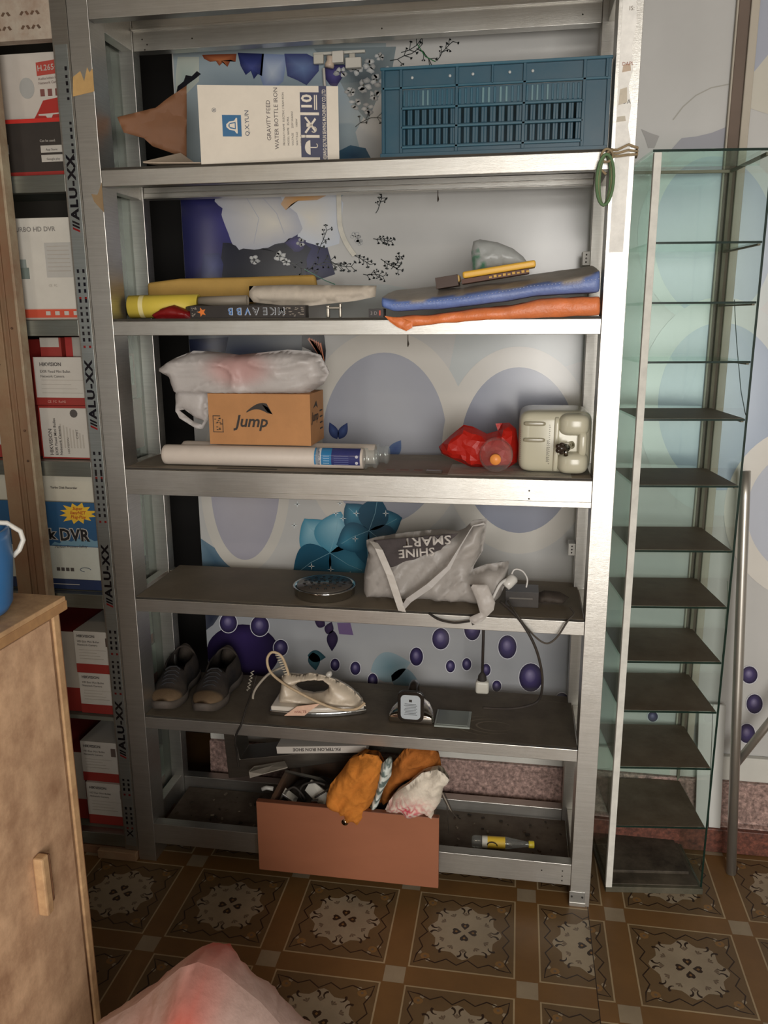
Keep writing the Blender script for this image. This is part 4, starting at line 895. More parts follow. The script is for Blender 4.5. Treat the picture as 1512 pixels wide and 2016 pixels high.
# tan board standing behind
q = MB(); P = [toXZ(*p, .2) for p in [(250, 557), (350, 548), (480, 545), (618, 540), (624, 575), (480, 600), (254, 612)]]
P = [(max(x, .054), z) for x, z in P]
q.prism([(x, .205, max(z, S2)) for x, z in P], (0, .022, 0), hexc(176, 140, 70)); o = q.build('rolled_poster', 'kraft', None, bevel=.009, seg=4); tag(origin(o), 'flattened tan poster roll lying at the back of the second shelf', 'poster')
def band(q, A, d): q.lathe([(.0292, .03), (.0292, .042)], A, d, hexc(226, 212, 150), 28)
roll('rolled_poster', 'yellow paper roll tapering to grey, open end left, second shelf', (.062, .085, S2+.03), (.245, .1, S2+.032), .029, hexc(218, 194, 74), hexc(150, 118, 60), 'poster', band)
roll('cardboard_tube', 'thin grey cardboard tube poking out of the yellow roll', (.246, .1, S2+.042), (.375, .1, S2+.044), .013, hexc(150, 140, 126), hexc(60, 50, 44), 'tube')
q = MB(); P = [toXZ(*p, .11) for p in [(488, 563), (560, 560), (740, 562), (738, 584), (700, 592), (610, 602), (560, 602), (488, 594)]]
q.puff(P, lambda u, v, w: (u, .12+w, v), .03, .03, .012, .03, .0012, 40, 2, hexc(196, 184, 168)); o = q.build('paper_roll', 'tape', None, True); tag(origin(o), 'creased off-white paper roll lying mid second shelf', 'paper roll')
q = MB(); P = [toXZ(*p, .05) for p in [(298, 618), (318, 606), (340, 600), (372, 612), (388, 624), (372, 631), (302, 631)]]
P = [(x, max(z, S2)) for x, z in P]
q.puff(P, lambda u, v, w: (u, .06+w, v), .03, .03, .007, .012, .004, 60, 7, hexc(150, 26, 30)); o = q.build('plastic_scrap', 'film', None, True); tag(origin(o), 'crumpled red plastic scrap under the yellow roll', 'scrap')
bb_ = thing('narrow_carton', 'long narrow black carton with white and blue lettering upside down, second shelf', 'box', (.40, .04, S2))
q = MB(); q.box((.252, .018, S2), (.548, .05, S2+.030), hexc(34, 28, 26)); 
for k, ch in enumerate('BBVAEKM'):
    q.text(ch, (.365+.022*k, .0172, S2+.024), (-1, 0, 0), (0, 0, -1), .024, hexc(190, 196, 204), bold=.03); q.text(ch, (.364+.022*k, .0166, S2+.0235), (-1, 0, 0), (0, 0, -1), .0225, hexc(60, 120, 190) if k < 3 else hexc(60, 56, 54), bold=.0)
q.prism([(.283+.012*(1 if k % 2 else .45)*math.cos(2*PI*k/10), .0172, S2+.015+.012*(1 if k % 2 else .45)*math.sin(2*PI*k/10)) for k in range(10)], (0, .0004, 0), hexc(226, 120, 40))
rj = random.Random(5)
for k in range(26): x = .49+rj.uniform(0, .05); z = S2+.003+rj.uniform(0, .022); q.box((x, .0172, z), (x+rj.uniform(.003, .008), .018, z+.0018), hexc(150, 140, 128))
for k in range(14): x = .255+rj.uniform(0, .015); z = S2+.003+rj.uniform(0, .022); q.box((x, .0172, z), (x+.003, .018, z+.0018), hexc(150, 140, 128))
q.build('sleeve', 'card', bb_, bevel=.001)
q = MB(); q.puff([(.215, S2+.001), (.3, S2+.0), (.30, S2+.03), (.26, S2+.036), (.22, S2+.03)], lambda u, v, w: (u, .07+w, v), .015, .015, .007, .015, .004, 70, 9, hexc(84, 76, 64)); q.build('torn_end', 'film', bb_, True)
q = MB()
for (x0, x1, z0, z1) in [(.592, .600, S2, S2+.03), (.624, .630, S2, S2+.034), (.592, .63, S2+.020, S2+.026)]: q.box((x0, .05, z0), (x1, .062, z1), hexc(190, 184, 172))
o = q.build('metal_bracket', 'alu', None, bevel=.002); tag(origin(o), 'small bent metal bracket beside the black carton', 'bracket')
q = MB(); q.box((.706, .012, S2), (.742, .05, S2+.020), hexc(34, 32, 36)); q.text('3 D', (.71, .0115, S2+.006), (1, 0, 0), (0, 0, 1), .011, hexc(150, 140, 140)); q.box((.731, .0112, S2+.004), (.735, .012, S2+.016), hexc(200, 70, 40))
o = q.build('battery_pack', 'plastic', None, bevel=.003); tag(origin(o), 'small black pack at the left end of the tarpaulins', 'pack')
# tarpaulins
def slab(name, label, top, bot, y0, y1, ztop_back, col, coltop, seed, amp=.003, mat='tarp', cat='tarpaulin', rows=14, back=None, lip=None):
    """folded sheet: front outline between two curves, running back"""
    q = MB(); n = 44; prof = []
    def cur(P, t):
        x = P[0][0]+(P[-1][0]-P[0][0])*t
        for i in range(len(P)-1):
            if P[i][0] <= x <= P[i+1][0]+1e-9: f = (x-P[i][0])/(P[i+1][0]-P[i][0]); return x, P[i][1]*(1-f)+P[i+1][1]*f
        return P[-1]
    vs = []; cols = []
    for i in range(n+1):
        t = i/n; xt, zt_ = cur(top, t); xb, zb_ = cur(bot, t); ring = []
        hgt = zt_-zb_
        for j in range(5): a = j/4*PI; ring.append((y0-math.sin(a)*.012*min(1, hgt/.03), zb_+hgt*(1-math.cos(a))/2, xb+(xt-xb)*(1-math.cos(a))/2, 0))
        zk = cur(back, t)[1] if back else zt_
        for j in range(1, rows+1): s_ = j/rows; ring.append((y0+(y1-y0)*s_, zt_+(zk-zt_)*s_**.8, xt, s_))
        ring.append((y1, max(zb_, lip or zb_), xb, 1)); ring.append((y0+.001, max(zb_+.0005, lip or zb_), xb, 0))
        for (y, z, x, s_) in ring:
            nn = noise.noise(Vector((x*22, y*22+seed, z*22)))+.5*noise.noise(Vector((x*60, y*60+seed, z*60)))
            d = amp*nn; vs.append((x+d*.3, y-d*(1 if s_ == 0 else 0), z+d*(1 if 0 < s_ < 1 else .4))); 
            dd = noise.noise(Vector((x*14, y*14+seed, 3)))*.035
            cols.append(coltop if (s_ > 0 or z > zt_-.06*hgt+dd*.4) else col)
    m_ = len(vs)//(n+1); fs = []
    for i in range(n):
        for j in range(m_-1): fs.append((i*m_+j, (i+1)*m_+j, (i+1)*m_+j+1, i*m_+j+1))
        fs.append((i*m_+m_-1, (i+1)*m_+m_-1, (i+1)*m_, i*m_))
    fs += [tuple(range(m_)), tuple(range(n*m_, (n+1)*m_))[::-1]]
    q.add(vs, fs, cols); return q
ORC = hexc(232, 126, 66)
oz = [toXZ(*p, -.006) for p in [(760, 626), (800, 622), (860, 618), (930, 608), (1000, 602), (1060, 590), (1110, 586), (1185, 583)]]
ob = [toXZ(*p, -.006) for p in [(760, 632), (800, 646), (860, 640), (930, 634), (1000, 630), (1060, 627), (1130, 623), (1185, 621)]]
q = slab('t', '', oz, ob, -.002, .24, 0, ORC, ORC, 1, .006, lip=S2+.001); 
q.puff([toXZ(*p, -.012) for p in [(757, 622), (790, 626), (812, 634), (812, 645), (800, 652), (782, 644), (768, 634)]], lambda u, v, w: (u, -.012+w, v), .004, .004, .006, .008, .002, 60, 2, ORC)
o = q.build('tarpaulin', 'tarp', None, True, sub=1); tag(origin(o), 'folded orange tarpaulin sagging over the rail, below the blue one', 'tarpaulin')
BLU = hexc(104, 128, 188); DTY = hexc(178, 168, 156)
bz = [toXZ(*p, .0) for p in [(746, 586), (774, 592), (860, 586), (922, 578), (1000, 567), (1107, 551), (1150, 543), (1185, 531)]]
bo = [toXZ(*p, .0) for p in [(746, 606), (774, 616), (860, 611), (922, 605), (1000, 595), (1052, 585), (1110, 582), (1185, 578)]]
bkc = [toXZ(*p, .235) for p in [(741, 572), (860, 560), (960, 548), (1060, 538), (1187, 522)]]
bo = [(x, z+.003) for x, z in bo]
q = slab('t', '', [(x, z) for x, z in bz], bo, .010, .235, 0, BLU, DTY, 5, .003, back=bkc)
for k in range(60):   # stitching of the hem
    t = k/60; x = bz[1][0]+(bz[-1][0]-bz[1][0])*t; f = t*6; i = 1+int(f); f -= int(f); z = bz[i][1]*(1-f)+bz[min(i+1, 7)][1]*f; zb2 = bo[i][1]*(1-f)+bo[min(i+1, 7)][1]*f
    q.box((x, -.0045, z*.6+zb2*.4), (x+.004, -.0035, z*.6+zb2*.4+.0015), hexc(190, 200, 226))
o = q.build('tarpaulin', 'tarp', None, True, sub=1); tag(origin(o), 'folded blue woven tarpaulin with dusty top on the second shelf', 'tarpaulin')
# things on the tarp
ztp = 1.645
nt_ = thing('packet', 'yellow stapler-shaped packet with brown end on the blue tarpaulin', 'packet', (.99, .11, ztp), .0)
def TT(x, z, y=.1): return (x, y, z)
a0 = Vector((.918, 0, 1.650)); a1 = Vector((1.098, 0, 1.676)); dd = (a1-a0).normalized(); up = Vector((-dd.z, 0, dd.x))
M4 = Matrix(((dd.x, 0, up.x, a0.x), (0, 1, 0, 0), (dd.z, 0, up.z, a0.z), (0, 0, 0, 1)))
q = MB(); q.box((.008, .07, .0), (.182, .135, .016), hexc(238, 184, 64), M4=M4); q.box((-.012, .078, -.006), (.0, .13, .012), hexc(206, 170, 100), M4=M4); q.build('yellow_cover', 'plastic', nt_, bevel=.005, seg=3)
q = MB(); q.box((.004, .074, -.012), (.165, .13, -.001), hexc(84, 44, 26), M4=M4)
for k in range(9): q.box((.07+.011*k, .0732, -.009), (.077+.011*k, .074, -.005+.002*(k % 2)), hexc(206, 160, 60), M4=M4)
q.box((-.058, .07, -.014), (-.004, .13, .012), hexc(62, 40, 28), M4=M4)
q.build('brown_box', 'card', nt_, bevel=.002)
q = MB(); P = [toXZ(*p, .12) for p in [(930, 536), (928, 500), (932, 478), (945, 474), (980, 480), (1010, 492), (1030, 508), (1040, 522), (1030, 527), (990, 530), (950, 537)]]
def bcol(u, v): return hexc(40, 140, 100) if noise.noise(Vector((u*90, v*90, 0))) > .05 and u < .975 and v < 1.715 else hexc(196, 200, 198)
q.puff(P, lambda u, v, w: (u, .115+w, v+.003), .03, .03, .008, .03, .006, 40, 11, bcol); o = q.build('clear_bag', 'filmclear', None, True); tag(origin(o), 'clear plastic bag with green print on the yellow packet', 'bag')

# ================================================================== SHELF 3
def filt(label, x0, x1, y, lab):
    o = thing('filter_cartridge', label, 'filter', ((x0+x1)/2, y, S3)); r = .0265; z = S3+.0275
    q = MB(); q.lathe([(0, 0), (r*.8, 0), (r*.97, .004), (r, .012), (r, x1-x0-.001), (r*.95, x1-x0), (0, x1-x0)], (x0, y, z), (1, 0, 0), hexc(206, 194, 182), 32); slv = q.build('sleeve', 'card', o, True)
    if lab:
        q = MB(); n = 20; X0, X1 = x1-.125, x1-.006; vs = []
        for (xa, xb, c_) in ((X0, X0+.012, hexc(40, 130, 180)), (X0+.004, X0+.018, hexc(206, 206, 206)), (X0+.018, X0+.045, hexc(40, 120, 170)), (X0+.045, X1, hexc(44, 52, 110))):
            for k in range(n):
                a, b_ = PI*(.56+.62*k/n), PI*(.56+.62*(k+1)/n); rr_ = r+.0006
                q.add([(xa, y+rr_*math.cos(a), z+rr_*math.sin(a)), (xb, y+rr_*math.cos(a), z+rr_*math.sin(a)), (xb, y+rr_*math.cos(b_), z+rr_*math.sin(b_)), (xa, y+rr_*math.cos(b_), z+rr_*math.sin(b_))], [(0, 1, 2, 3)], c_)
        q.text('PURE WATER', (X0+.0165, y-r-.0012, z-.014), (0, 0, 1), (-1, 0, 0), .006, hexc(40, 60, 90), bold=.01)
        for k in range(4): q.box((X0+.024, y-r-.0011, z-.010+.006*k), (X0+.040, y-r-.0006, z-.009+.006*k), hexc(180, 210, 230))
        for k in range(5): q.box((X0+.052, y-r-.0011, z-.012+.005*k), (X0+.09, y-r-.0006, z-.011+.005*k), hexc(110, 120, 170))
        for dz in (-.008, .008): q.lathe([(0, 0), (.004, 0)], (X1-.008, y-r-.0011, z+dz), (0, -1, 0), hexc(200, 200, 210), 10)
        o2 = q.build('label', 'gloss', slv); o2['label'] = 'blue printed label'
    q = MB(); q.lathe([(r*.98, 0), (r*1.02, .002), (r*1.02, .008), (r*.8, .010), (r*.8, .024), (r*.9, .026), (r*.9, .032), (r*.62, .036), (0, .037)], (x1+.0005, y, z), (1, 0, 0), (.8, .8, .8), 28); o3 = q.build('end_cap', 'clear', o, True); o3['label'] = 'clear plastic end cap'
    return o
filt('front white filter cartridge with blue label on the third shelf', .141, .682, .055, True)
filt('rear white filter cartridge lying behind the labelled one', .165, .70, .125, False)
jb = thing('cardboard_box', 'brown cardboard box printed Jump resting on the white cartridges', 'box', (.40, .12, S3+.056))
q = MB(); Zb = S3+.0562; JX0, JX1, JY0, JY1, JZ = .268, .542, .062, .205, 1.372; KB = hexc(178, 126, 78)
q.box((JX0, JY0, Zb), (JX1, JY1, JZ), KB); y_ = JY0-.0008; IK = hexc(52, 46, 42)
q.text('Jump', (.340, y_, 1.287), (1, 0, 0), (0, 0, 1), .043, IK, bold=.022, shear=.25)
q.prism([(.372+.055*t, y_, 1.327+.022*math.sin(PI*t*.62)) for t in [i/10 for i in range(11)]]+[(.442, y_, 1.320), (.427, y_, 1.323)]+[(.427-.055*t, y_, 1.3235+.009*math.sin(PI*t)) for t in [i/10 for i in range(11)]], (0, .0004, 0), IK)
q.prism([(.414, y_, 1.346), (.430, y_, 1.338), (.442, y_, 1.3195), (.428, y_, 1.326)], (0, .0004, 0), IK)
q.box((.279, y_, 1.271), (.308, y_+.0004, 1.273), IK); q.box((.279, y_, 1.313), (.300, y_+.0004, 1.315), IK); q.box((.279, y_, 1.273), (.281, y_+.0004, 1.313), IK); q.box((.305, y_, 1.273), (.307, y_+.0004, 1.306), IK)
rj = random.Random(3)
for k in range(16): x = .283+rj.uniform(0, .018); z = 1.276+rj.uniform(0, .034); q.box((x, y_, z), (x+.005, y_+.0004, z+.002), IK)
xs_ = JX1+.0008
q.text('Jump', (xs_, .075, 1.30), (0, 1, 0), (0, 0, 1), .034, IK, bold=.02, shear=.25); q.prism([(xs_, .09, 1.333), (xs_, .125, 1.350), (xs_, .14, 1.33), (xs_, .12, 1.338)], (-.0004, 0, 0), IK)
for k in range(4): q.box((xs_-.0004, .16, 1.27+.016*k), (xs_, .19, 1.274+.016*k), IK)
q.build('box_body', 'kraft', jb, bevel=.0025)
q = MB(); P = [toXZ(*p, .12) for p in [(313, 728), (345, 706), (380, 692), (420, 694), (470, 700), (520, 695), (565, 690), (602, 692), (630, 700), (648, 735), (636, 758), (620, 768), (604, 777), (560, 782), (470, 790), (452, 792), (435, 785), (412, 782), (408, 830), (398, 846), (385, 846), (352, 825), (344, 810), (345, 770), (338, 745)]]
hole = [toXZ(*p, .12) for p in [(352, 810), (362, 808), (386, 826), (400, 830), (396, 838), (380, 832)]]
def wcol(u, v):
    c = toXZ(480, 725, .12); d = math.hypot((u-c[0])/.085, (v-c[1])/.045); t = .75*math.exp(-d**4); a = hexc(214, 208, 204); b_ = hexc(220, 164, 158); return tuple(a[i]*(1-t)+b_[i]*t for i in range(3))
q.puff(P, lambda u, v, w: (u, .125+w*(.45 if v < 1.368 else 1)-(.075 if u < .26 else 0)*max(0, min(1, (.27-u)/.02))*0, v+.002), .058, .05, .0065, .032, .014, 15, 4, wcol, holes=[hole], edgeamp=.2, fold=.15)
y2 = .045
q.text('Milltown', toXZ(596, 735, y2) and (toXZ(590, 720, y2)[0], y2-.0, toXZ(590, 720, y2)[1]), (.3, 0, -1), (1, 0, .3), .013, hexc(90, 84, 90)) if False else None
o = q.build('carrier_bag', 'film', None, True); tag(origin(o), 'white plastic carrier bag with pink contents on the brown Jump box', 'bag')
# red bag, bottle
q = MB(); P = [toXZ(*p, .1) for p in [(862, 882), (885, 860), (912, 838), (930, 842), (958, 856), (980, 850), (975, 836), (1002, 834), (1016, 846), (1021, 880), (1018, 912), (1000, 930), (960, 930), (925, 924), (905, 912), (868, 896)]]
P = [(x, max(z, S3+.001)) for x, z in P]
q.puff(P, lambda u, v, w: (u, .12+w*1.0, v), .045, .03, .0125, .025, .014, 16, 6, hexc(206, 40, 28), edgeamp=.3); o = q.build('plastic_bag', 'film', None, False); tag(origin(o), 'crumpled bright red plastic bag behind the clear bottle, third shelf', 'bag')
bt = thing('water_bottle', 'clear plastic bottle with orange cap lying against the red bag', 'bottle', (1.018, .03, S3))
cx, cz = 1.017, S3+.043; bc = Vector((cx, .005, cz-.012)); ax = Vector((.0, 1, .12))
q = MB(); q.lathe([(.011, .0), (.012, .012), (.016, .016), (.024, .024), (.037, .04), (.041, .05), (.041, .062), (.038, .066), (.041, .07), (.041, .10), (.038, .104), (.041, .11), (.041, .125), (.03, .132), (0, .13)], (cx, -.012, cz+.001), (0, 1, 0), (.8, .8, .8), 32); q.build('bottle_shell', 'clear', bt, True)
q = MB(); q.lathe([(0, -.004), (.0125, -.003), (.0135, 0), (.0135, .011), (.012, .012)], (cx, -.016, cz+.001), (0, 1, 0), hexc(240, 150, 70), 24); q.build('cap', 'plastic', bt, True)
# jerrycan
jc = thing('jerrycan', 'translucent cream water jerrycan with tap, right end of third shelf', 'jerrycan', (1.16, .12, S3))
JC = hexc(196, 192, 170)
def rbx(q, a, bb, r, col, n=4): 
    # rounded box by superellipsoid
    c = (Vector(a)+Vector(bb))/2; h_ = (Vector(bb)-Vector(a))/2; vs = []; fs = []; N_, M_ = 28, 18; e = r
    sg = lambda v, p: math.copysign(abs(v)**p, v)
    for i in range(M_+1):
        ph = -PI/2+PI*i/M_
        for j in range(N_):
            th = 2*PI*j/N_; vs.append((c.x+h_.x*sg(math.cos(ph), e)*sg(math.cos(th), e), c.y+h_.y*sg(math.cos(ph), e)*sg(math.sin(th), e), c.z+h_.z*sg(math.sin(ph), e)))
    for i in range(M_):
        for j in range(N_): fs.append((i*N_+j, i*N_+(j+1) % N_, (i+1)*N_+(j+1) % N_, (i+1)*N_+j))
    q.add(vs, fs, col)
q = MB(); rbx(q, (1.070, .05, S3), (1.2475, .235, 1.338), .28, JC); rbx(q, (1.165, .028, S3+.095), (1.24, .12, S3+.150), .6, JC); rbx(q, (1.165, .022, S3+.002), (1.24, .12, S3+.058), .6, JC)
rbx(q, (1.155, .042, S3+.005), (1.168, .12, 1.325), .3, JC)
rbx(q, (1.212, .03, S3+.045), (1.235, .1, S3+.11), .5, JC)
q.build('can_body', 'gloss', jc, True)
for dz in (.118, .078): q = MB(); rbx(q, (1.082, .0465, S3+dz), (1.135, .06, S3+dz+.011), .5, hexc(150, 144, 122)); q.build('moulded_rib', 'gloss', jc, True)
q = MB(); q.text('SAFE WATER CAN', (1.143, .0495, S3+.03), (0, 0, 1), (-1, 0, 0), .0065, INK)
for k in range(20): q.box((1.1435, .0490, S3+.025+.005*k), (1.1465-(k % 2)*.001, .0495, S3+.0262+.005*k), hexc(80, 78, 70))
q.build('scale_mark', 'card', jc); q = MB()
for k in range(16): q.box((1.0745, .055, S3+.03+.005*k), (1.0765, .0556, S3+.0312+.005*k), hexc(80, 78, 70))
q.build('scale_mark', 'card', jc)
q = MB(); q.lathe([(0, 0), (.009, 0), (.011, .006), (.008, .01), (.008, .03), (.010, .034), (.010, .045)], (1.198, .058, S3+.073), (-.35, -1, -.05), hexc(170, 168, 160), 16)
q.lathe([(0, 0), (.006, 0), (.006, .018), (0, .02)], (1.182, .012, S3+.07), (.1, 0, -1), hexc(150, 148, 140), 12); tapo = q.build('tap', 'chrome', jc, True)
q = MB()
for k in range(5): a = 2*PI*k/5; q.lathe([(0, 0), (.0058, .001), (.0058, .008), (0, .009)], (1.172+.007*math.cos(a), .004, S3+.072+.009*math.sin(a)), (-.35, -1, 0), hexc(40, 30, 26), 10)
q.lathe([(0, 0), (.010, 0), (.010, .009), (0, .010)], (1.172, .004, S3+.072), (-.35, -1, 0), hexc(34, 26, 22), 14); q.build('tap_knob', 'gloss', tapo, True)
q = MB(); q.box((.845, .02, S3+.001), (.885, .04, S3+.0055), hexc(60, 52, 46)); q.box((.847, .022, S3+.0055), (.883, .038, S3+.006), hexc(120, 104, 94)); o = q.build('glass_offcut', 'gloss', None, bevel=.001); tag(origin(o), 'small flat rectangular offcut left of the red bag', 'offcut')

# ================================================================== SHELF 4
tn = thing('round_burner_tin', 'round silver tin with black perforated lid on the fourth shelf', 'tin', (.555, .12, S4))
TX, TY, TR = .560, .10, .083
q = MB(); q.lathe([(0, 0), (TR-.006, 0), (TR, .005), (TR, .021), (TR+.003, .024), (TR+.003, .028), (TR-.003, .028), (TR-.004, .024), (0, .024)], (TX, TY, S4), (0, 0, 1), hexc(190, 190, 188), 48); q.build('rim', 'chrome', tn, True)
q = MB(); q.lathe([(0, .0), (TR-.006, .0), (TR-.008, .006), (0, .010)], (TX, TY, S4+.0245), (0, 0, 1), hexc(70, 66, 62), 40)
for r_, n in ((.018, 6), (.036, 10), (.056, 16), (.068, 20)):
    for k in range(n):
        a = 2*PI*k/n+r_*40; q.lathe([(0, 0), (.0042, 0), (.0042, .0012), (0, .0012)], (TX+r_*math.cos(a), TY+r_*math.sin(a), S4+.0345-.004*(r_/.075)**2-(.0036 if r_ > .06 else 0)), (0, 0, 1), hexc(14, 12, 12), 8)
q.build('perforated_lid', 'gloss', tn, True)
gb = thing('shopping_bag', 'grey paper-like shopping bag with dark printed panel on the fourth shelf', 'bag', (.86, .1, S4))
GP = hexc(190, 184, 178); GPD = hexc(74, 68, 68)
def gpt(px, py, y): return at(px, py, Y=y)
q = MB(); fy = lambda v: .03+.11*max(0, min(1, (v-S4)/.2))
O = [(716, 1192), (712, 1160), (714, 1128), (722, 1092), (717, 1070), (735, 1064), (800, 1054), (870, 1048), (900, 1052), (914, 1046), (930, 1030), (958, 1027), (954, 1060), (950, 1090), (932, 1120), (930, 1128), (955, 1118), (1002, 1112), (998, 1150), (985, 1180), (970, 1198), (960, 1205), (900, 1214), (850, 1205), (790, 1202), (760, 1206)]
P = [toXZ(*p, .07) for p in O]; P = [(x, max(z, S4+.002)) for x, z in P]
q.puff(P, lambda u, v, w: (u, .105+.0*v+w, v), .062, .045, .007, .035, .016, 15, 12, GP, edgeamp=.2, fold=.75); q.build('bag_body', 'film', gb, True)
# dark panel sheet that follows the sloped top face
A, B, C_, D_ = at(735, 1063, Y=.035), at(902, 1050, Y=.035), at(868, 1082, Y=.015), at(768, 1117, Y=.008)
q = MB(); n = 16; vs = []; cols = []
for i in range(n+1):
    for j in range(n+1):
        s_, t = i/n, j/n; p = A.lerp(B, s_).lerp(D_.lerp(C_, s_), t); w_ = .003*noise.noise(Vector((s_*5, t*4, 1))); vs.append((p.x, p.y+w_, p.z+w_))
q.add(vs, [(i*(n+1)+j, i*(n+1)+j+1, (i+1)*(n+1)+j+1, (i+1)*(n+1)+j) for i in range(n) for j in range(n)], GPD)
xd = (A-B).normalized(); yd = (D_-A).normalized(); yd = (yd-xd*yd.dot(xd)).normalized(); nn = xd.cross(yd); nn = nn if nn.y < 0 else -nn
q.text('SMART', B+nn*.006+xd*.018+yd*.004, xd, yd, .032, GP, bold=.02, sx=1.25); q.text('SHINE', B+nn*.006+xd*.062+yd*.032, xd, yd, .03, GP, bold=.02, sx=1.15)
o = q.build('printed_panel', 'cloth', gb, True, solid=.0015); o['label'] = 'dark panel lettered SHINE SMART upside down'
q = MB(); e = [at(787, 1200, Y=-.002), at(800, 1178, Y=-.012), at(840, 1150, Y=-.012), at(880, 1115, Y=-.005), at(905, 1075, Y=.02), at(930, 1035, Y=.05), at(952, 1029, Y=.06)]
e2 = [p+Vector((.013, .002, -.011))*(.55+.45*math.sin(i)) for i, p in enumerate(e)]; vs = e+e2; k = len(e)
q.add(vs, [(i, i+1, k+i+1, k+i) for i in range(k-1)], hexc(206, 202, 198)); o = q.build('folded_edge', 'film', gb, False, solid=.002)
q = MB(); e = [at(784, 1202, Y=-.008), at(760, 1130, Y=-.006), at(738, 1080, Y=.01), at(728, 1066, Y=.03)]; e2 = [p+Vector((.020, .002, -.004)) for p in e]; k = 4
q.add(e+e2, [(i, i+1, k+i+1, k+i) for i in range(k-1)], hexc(214, 208, 200)); q.build('folded_edge', 'film', gb, False, solid=.002)
q = MB(); P = [toXZ(*p, -.012) for p in [(925, 1150), (960, 1150), (975, 1185), (972, 1200), (950, 1222), (930, 1230), (924, 1214), (945, 1205), (938, 1180)]]
q.puff(P, lambda u, v, w: (u, -.016+w, v), .006, .006, .007, .012, .004, 40, 3, hexc(206, 200, 194)); q.build('hanging_corner', 'film', gb, True)
q = MB(); rbx(q, (.905, -.004, S4+.075), (.955, .03, S4+.118), .8, hexc(200, 196, 190)); o = q.build('clear_jar', 'clear', gb, True) if False else None
ad = thing('power_adapter', 'black power adapter with cables right of the grey bag', 'adapter', (1.11, .1, S4))
q = MB(); q.box((1.05, .07, S4), (1.135, .135, S4+.042), hexc(36, 34, 34)); q.box((1.06, .069, S4+.022), (1.12, .07, S4+.026), hexc(90, 86, 80)); q.build('case', 'plastic', ad, bevel=.006, seg=3)
q = MB(); q.puff([(1.13, S4+.001), (1.20, S4+.001), (1.215, S4+.02), (1.19, S4+.034), (1.15, S4+.036), (1.13, S4+.025)], lambda u, v, w: (u, .11+w, v), .03, .03, .008, .03, .008, 40, 2, hexc(50, 44, 40)); q.build('coiled_lead', 'rubber', ad, True)
def cable(name, label, pts, r, col, cat='cable', y=None, parent=None, mat='rubber', n=8):
    """smooth cable through points"""
    P = [Vector(p) for p in pts]; o_ = []
    for i in range(len(P)-1):
        p0, p1, p2, p3 = P[max(i-1, 0)], P[i], P[i+1], P[min(i+2, len(P)-1)]
        for k in range(8):
            t = k/8; o_.append(.5*((2*p1)+(p2-p0)*t+(2*p0-5*p1+4*p2-p3)*t*t+(3*p1-p0-3*p2+p3)*t**3))
    o_.append(P[-1]); q = MB(); q.tube(o_, r, col, n); o = q.build(name, mat, parent, True)
    if parent is None: origin(o); tag(o, label, cat)
    return o
A_ = lambda px, py, y: at(px, py, Y=y)
cable('power_cable', 'black cable drooping from the fourth shelf to the berries below', [A_(985, 1190, .03)+Vector((0, 0, .008)), A_(1010, 1206, .003), A_(1030, 1230, -.014), A_(1050, 1265, -.016), A_(1062, 1300, .0), A_(1068, 1340, .03), A_(1062, 1376, .07), A_(1040, 1392, .06)+Vector((0, 0, .004)), A_(1000, 1398, .06)+Vector((0, 0, .004)), A_(950, 1396, .07)+Vector((0, 0, .004))], .0035, hexc(46, 42, 40))
cable('power_cable', 'thin black cable looping below the fourth rail at its right end', [A_(1000, 1188, .04)+Vector((0, 0, .006)), A_(1018, 1210, -.006), A_(1040, 1240, -.014), A_(1072, 1266, -.014), A_(1095, 1256, -.014), A_(1118, 1222, -.012), A_(1130, 1208, .002), A_(1122, 1200, .02)+Vector((0, 0, .006))], .0024, hexc(60, 56, 52))
cable('power_cable', 'black cable sagging in front of the rail beneath the grey bag', [A_(845, 1212, .0)+Vector((0, 0, .006)), A_(865, 1220, -.008), A_(895, 1226, -.010), A_(925, 1223, -.010)], .003, hexc(30, 28, 28))
pl_ = thing('white_plug', 'white plug with looped lead leaning by the black adapter', 'plug', A_(993, 1160, .05))
q = MB(); p = A_(995, 1155, .04); q.lathe([(0, 0), (.012, 0), (.014, .01), (.014, .03), (.009, .036), (0, .036)], p, (.5, .3, .5), hexc(206, 204, 198), 20); q.build('plug_body', 'gloss', pl_, True)
cable('lead', '', [A_(970, 1178, .02), A_(985, 1150, .03), A_(1000, 1140, .05), A_(1008, 1120+25, .06)], .004, hexc(210, 208, 204), parent=pl_)
cable('lead', '', [A_(1004, 1132+10, .05), A_(1012, 1122, .06), A_(1028, 1124, .06), A_(1038, 1140, .07), A_(1036, 1156, .075)], .0022, hexc(210, 208, 204), parent=pl_)

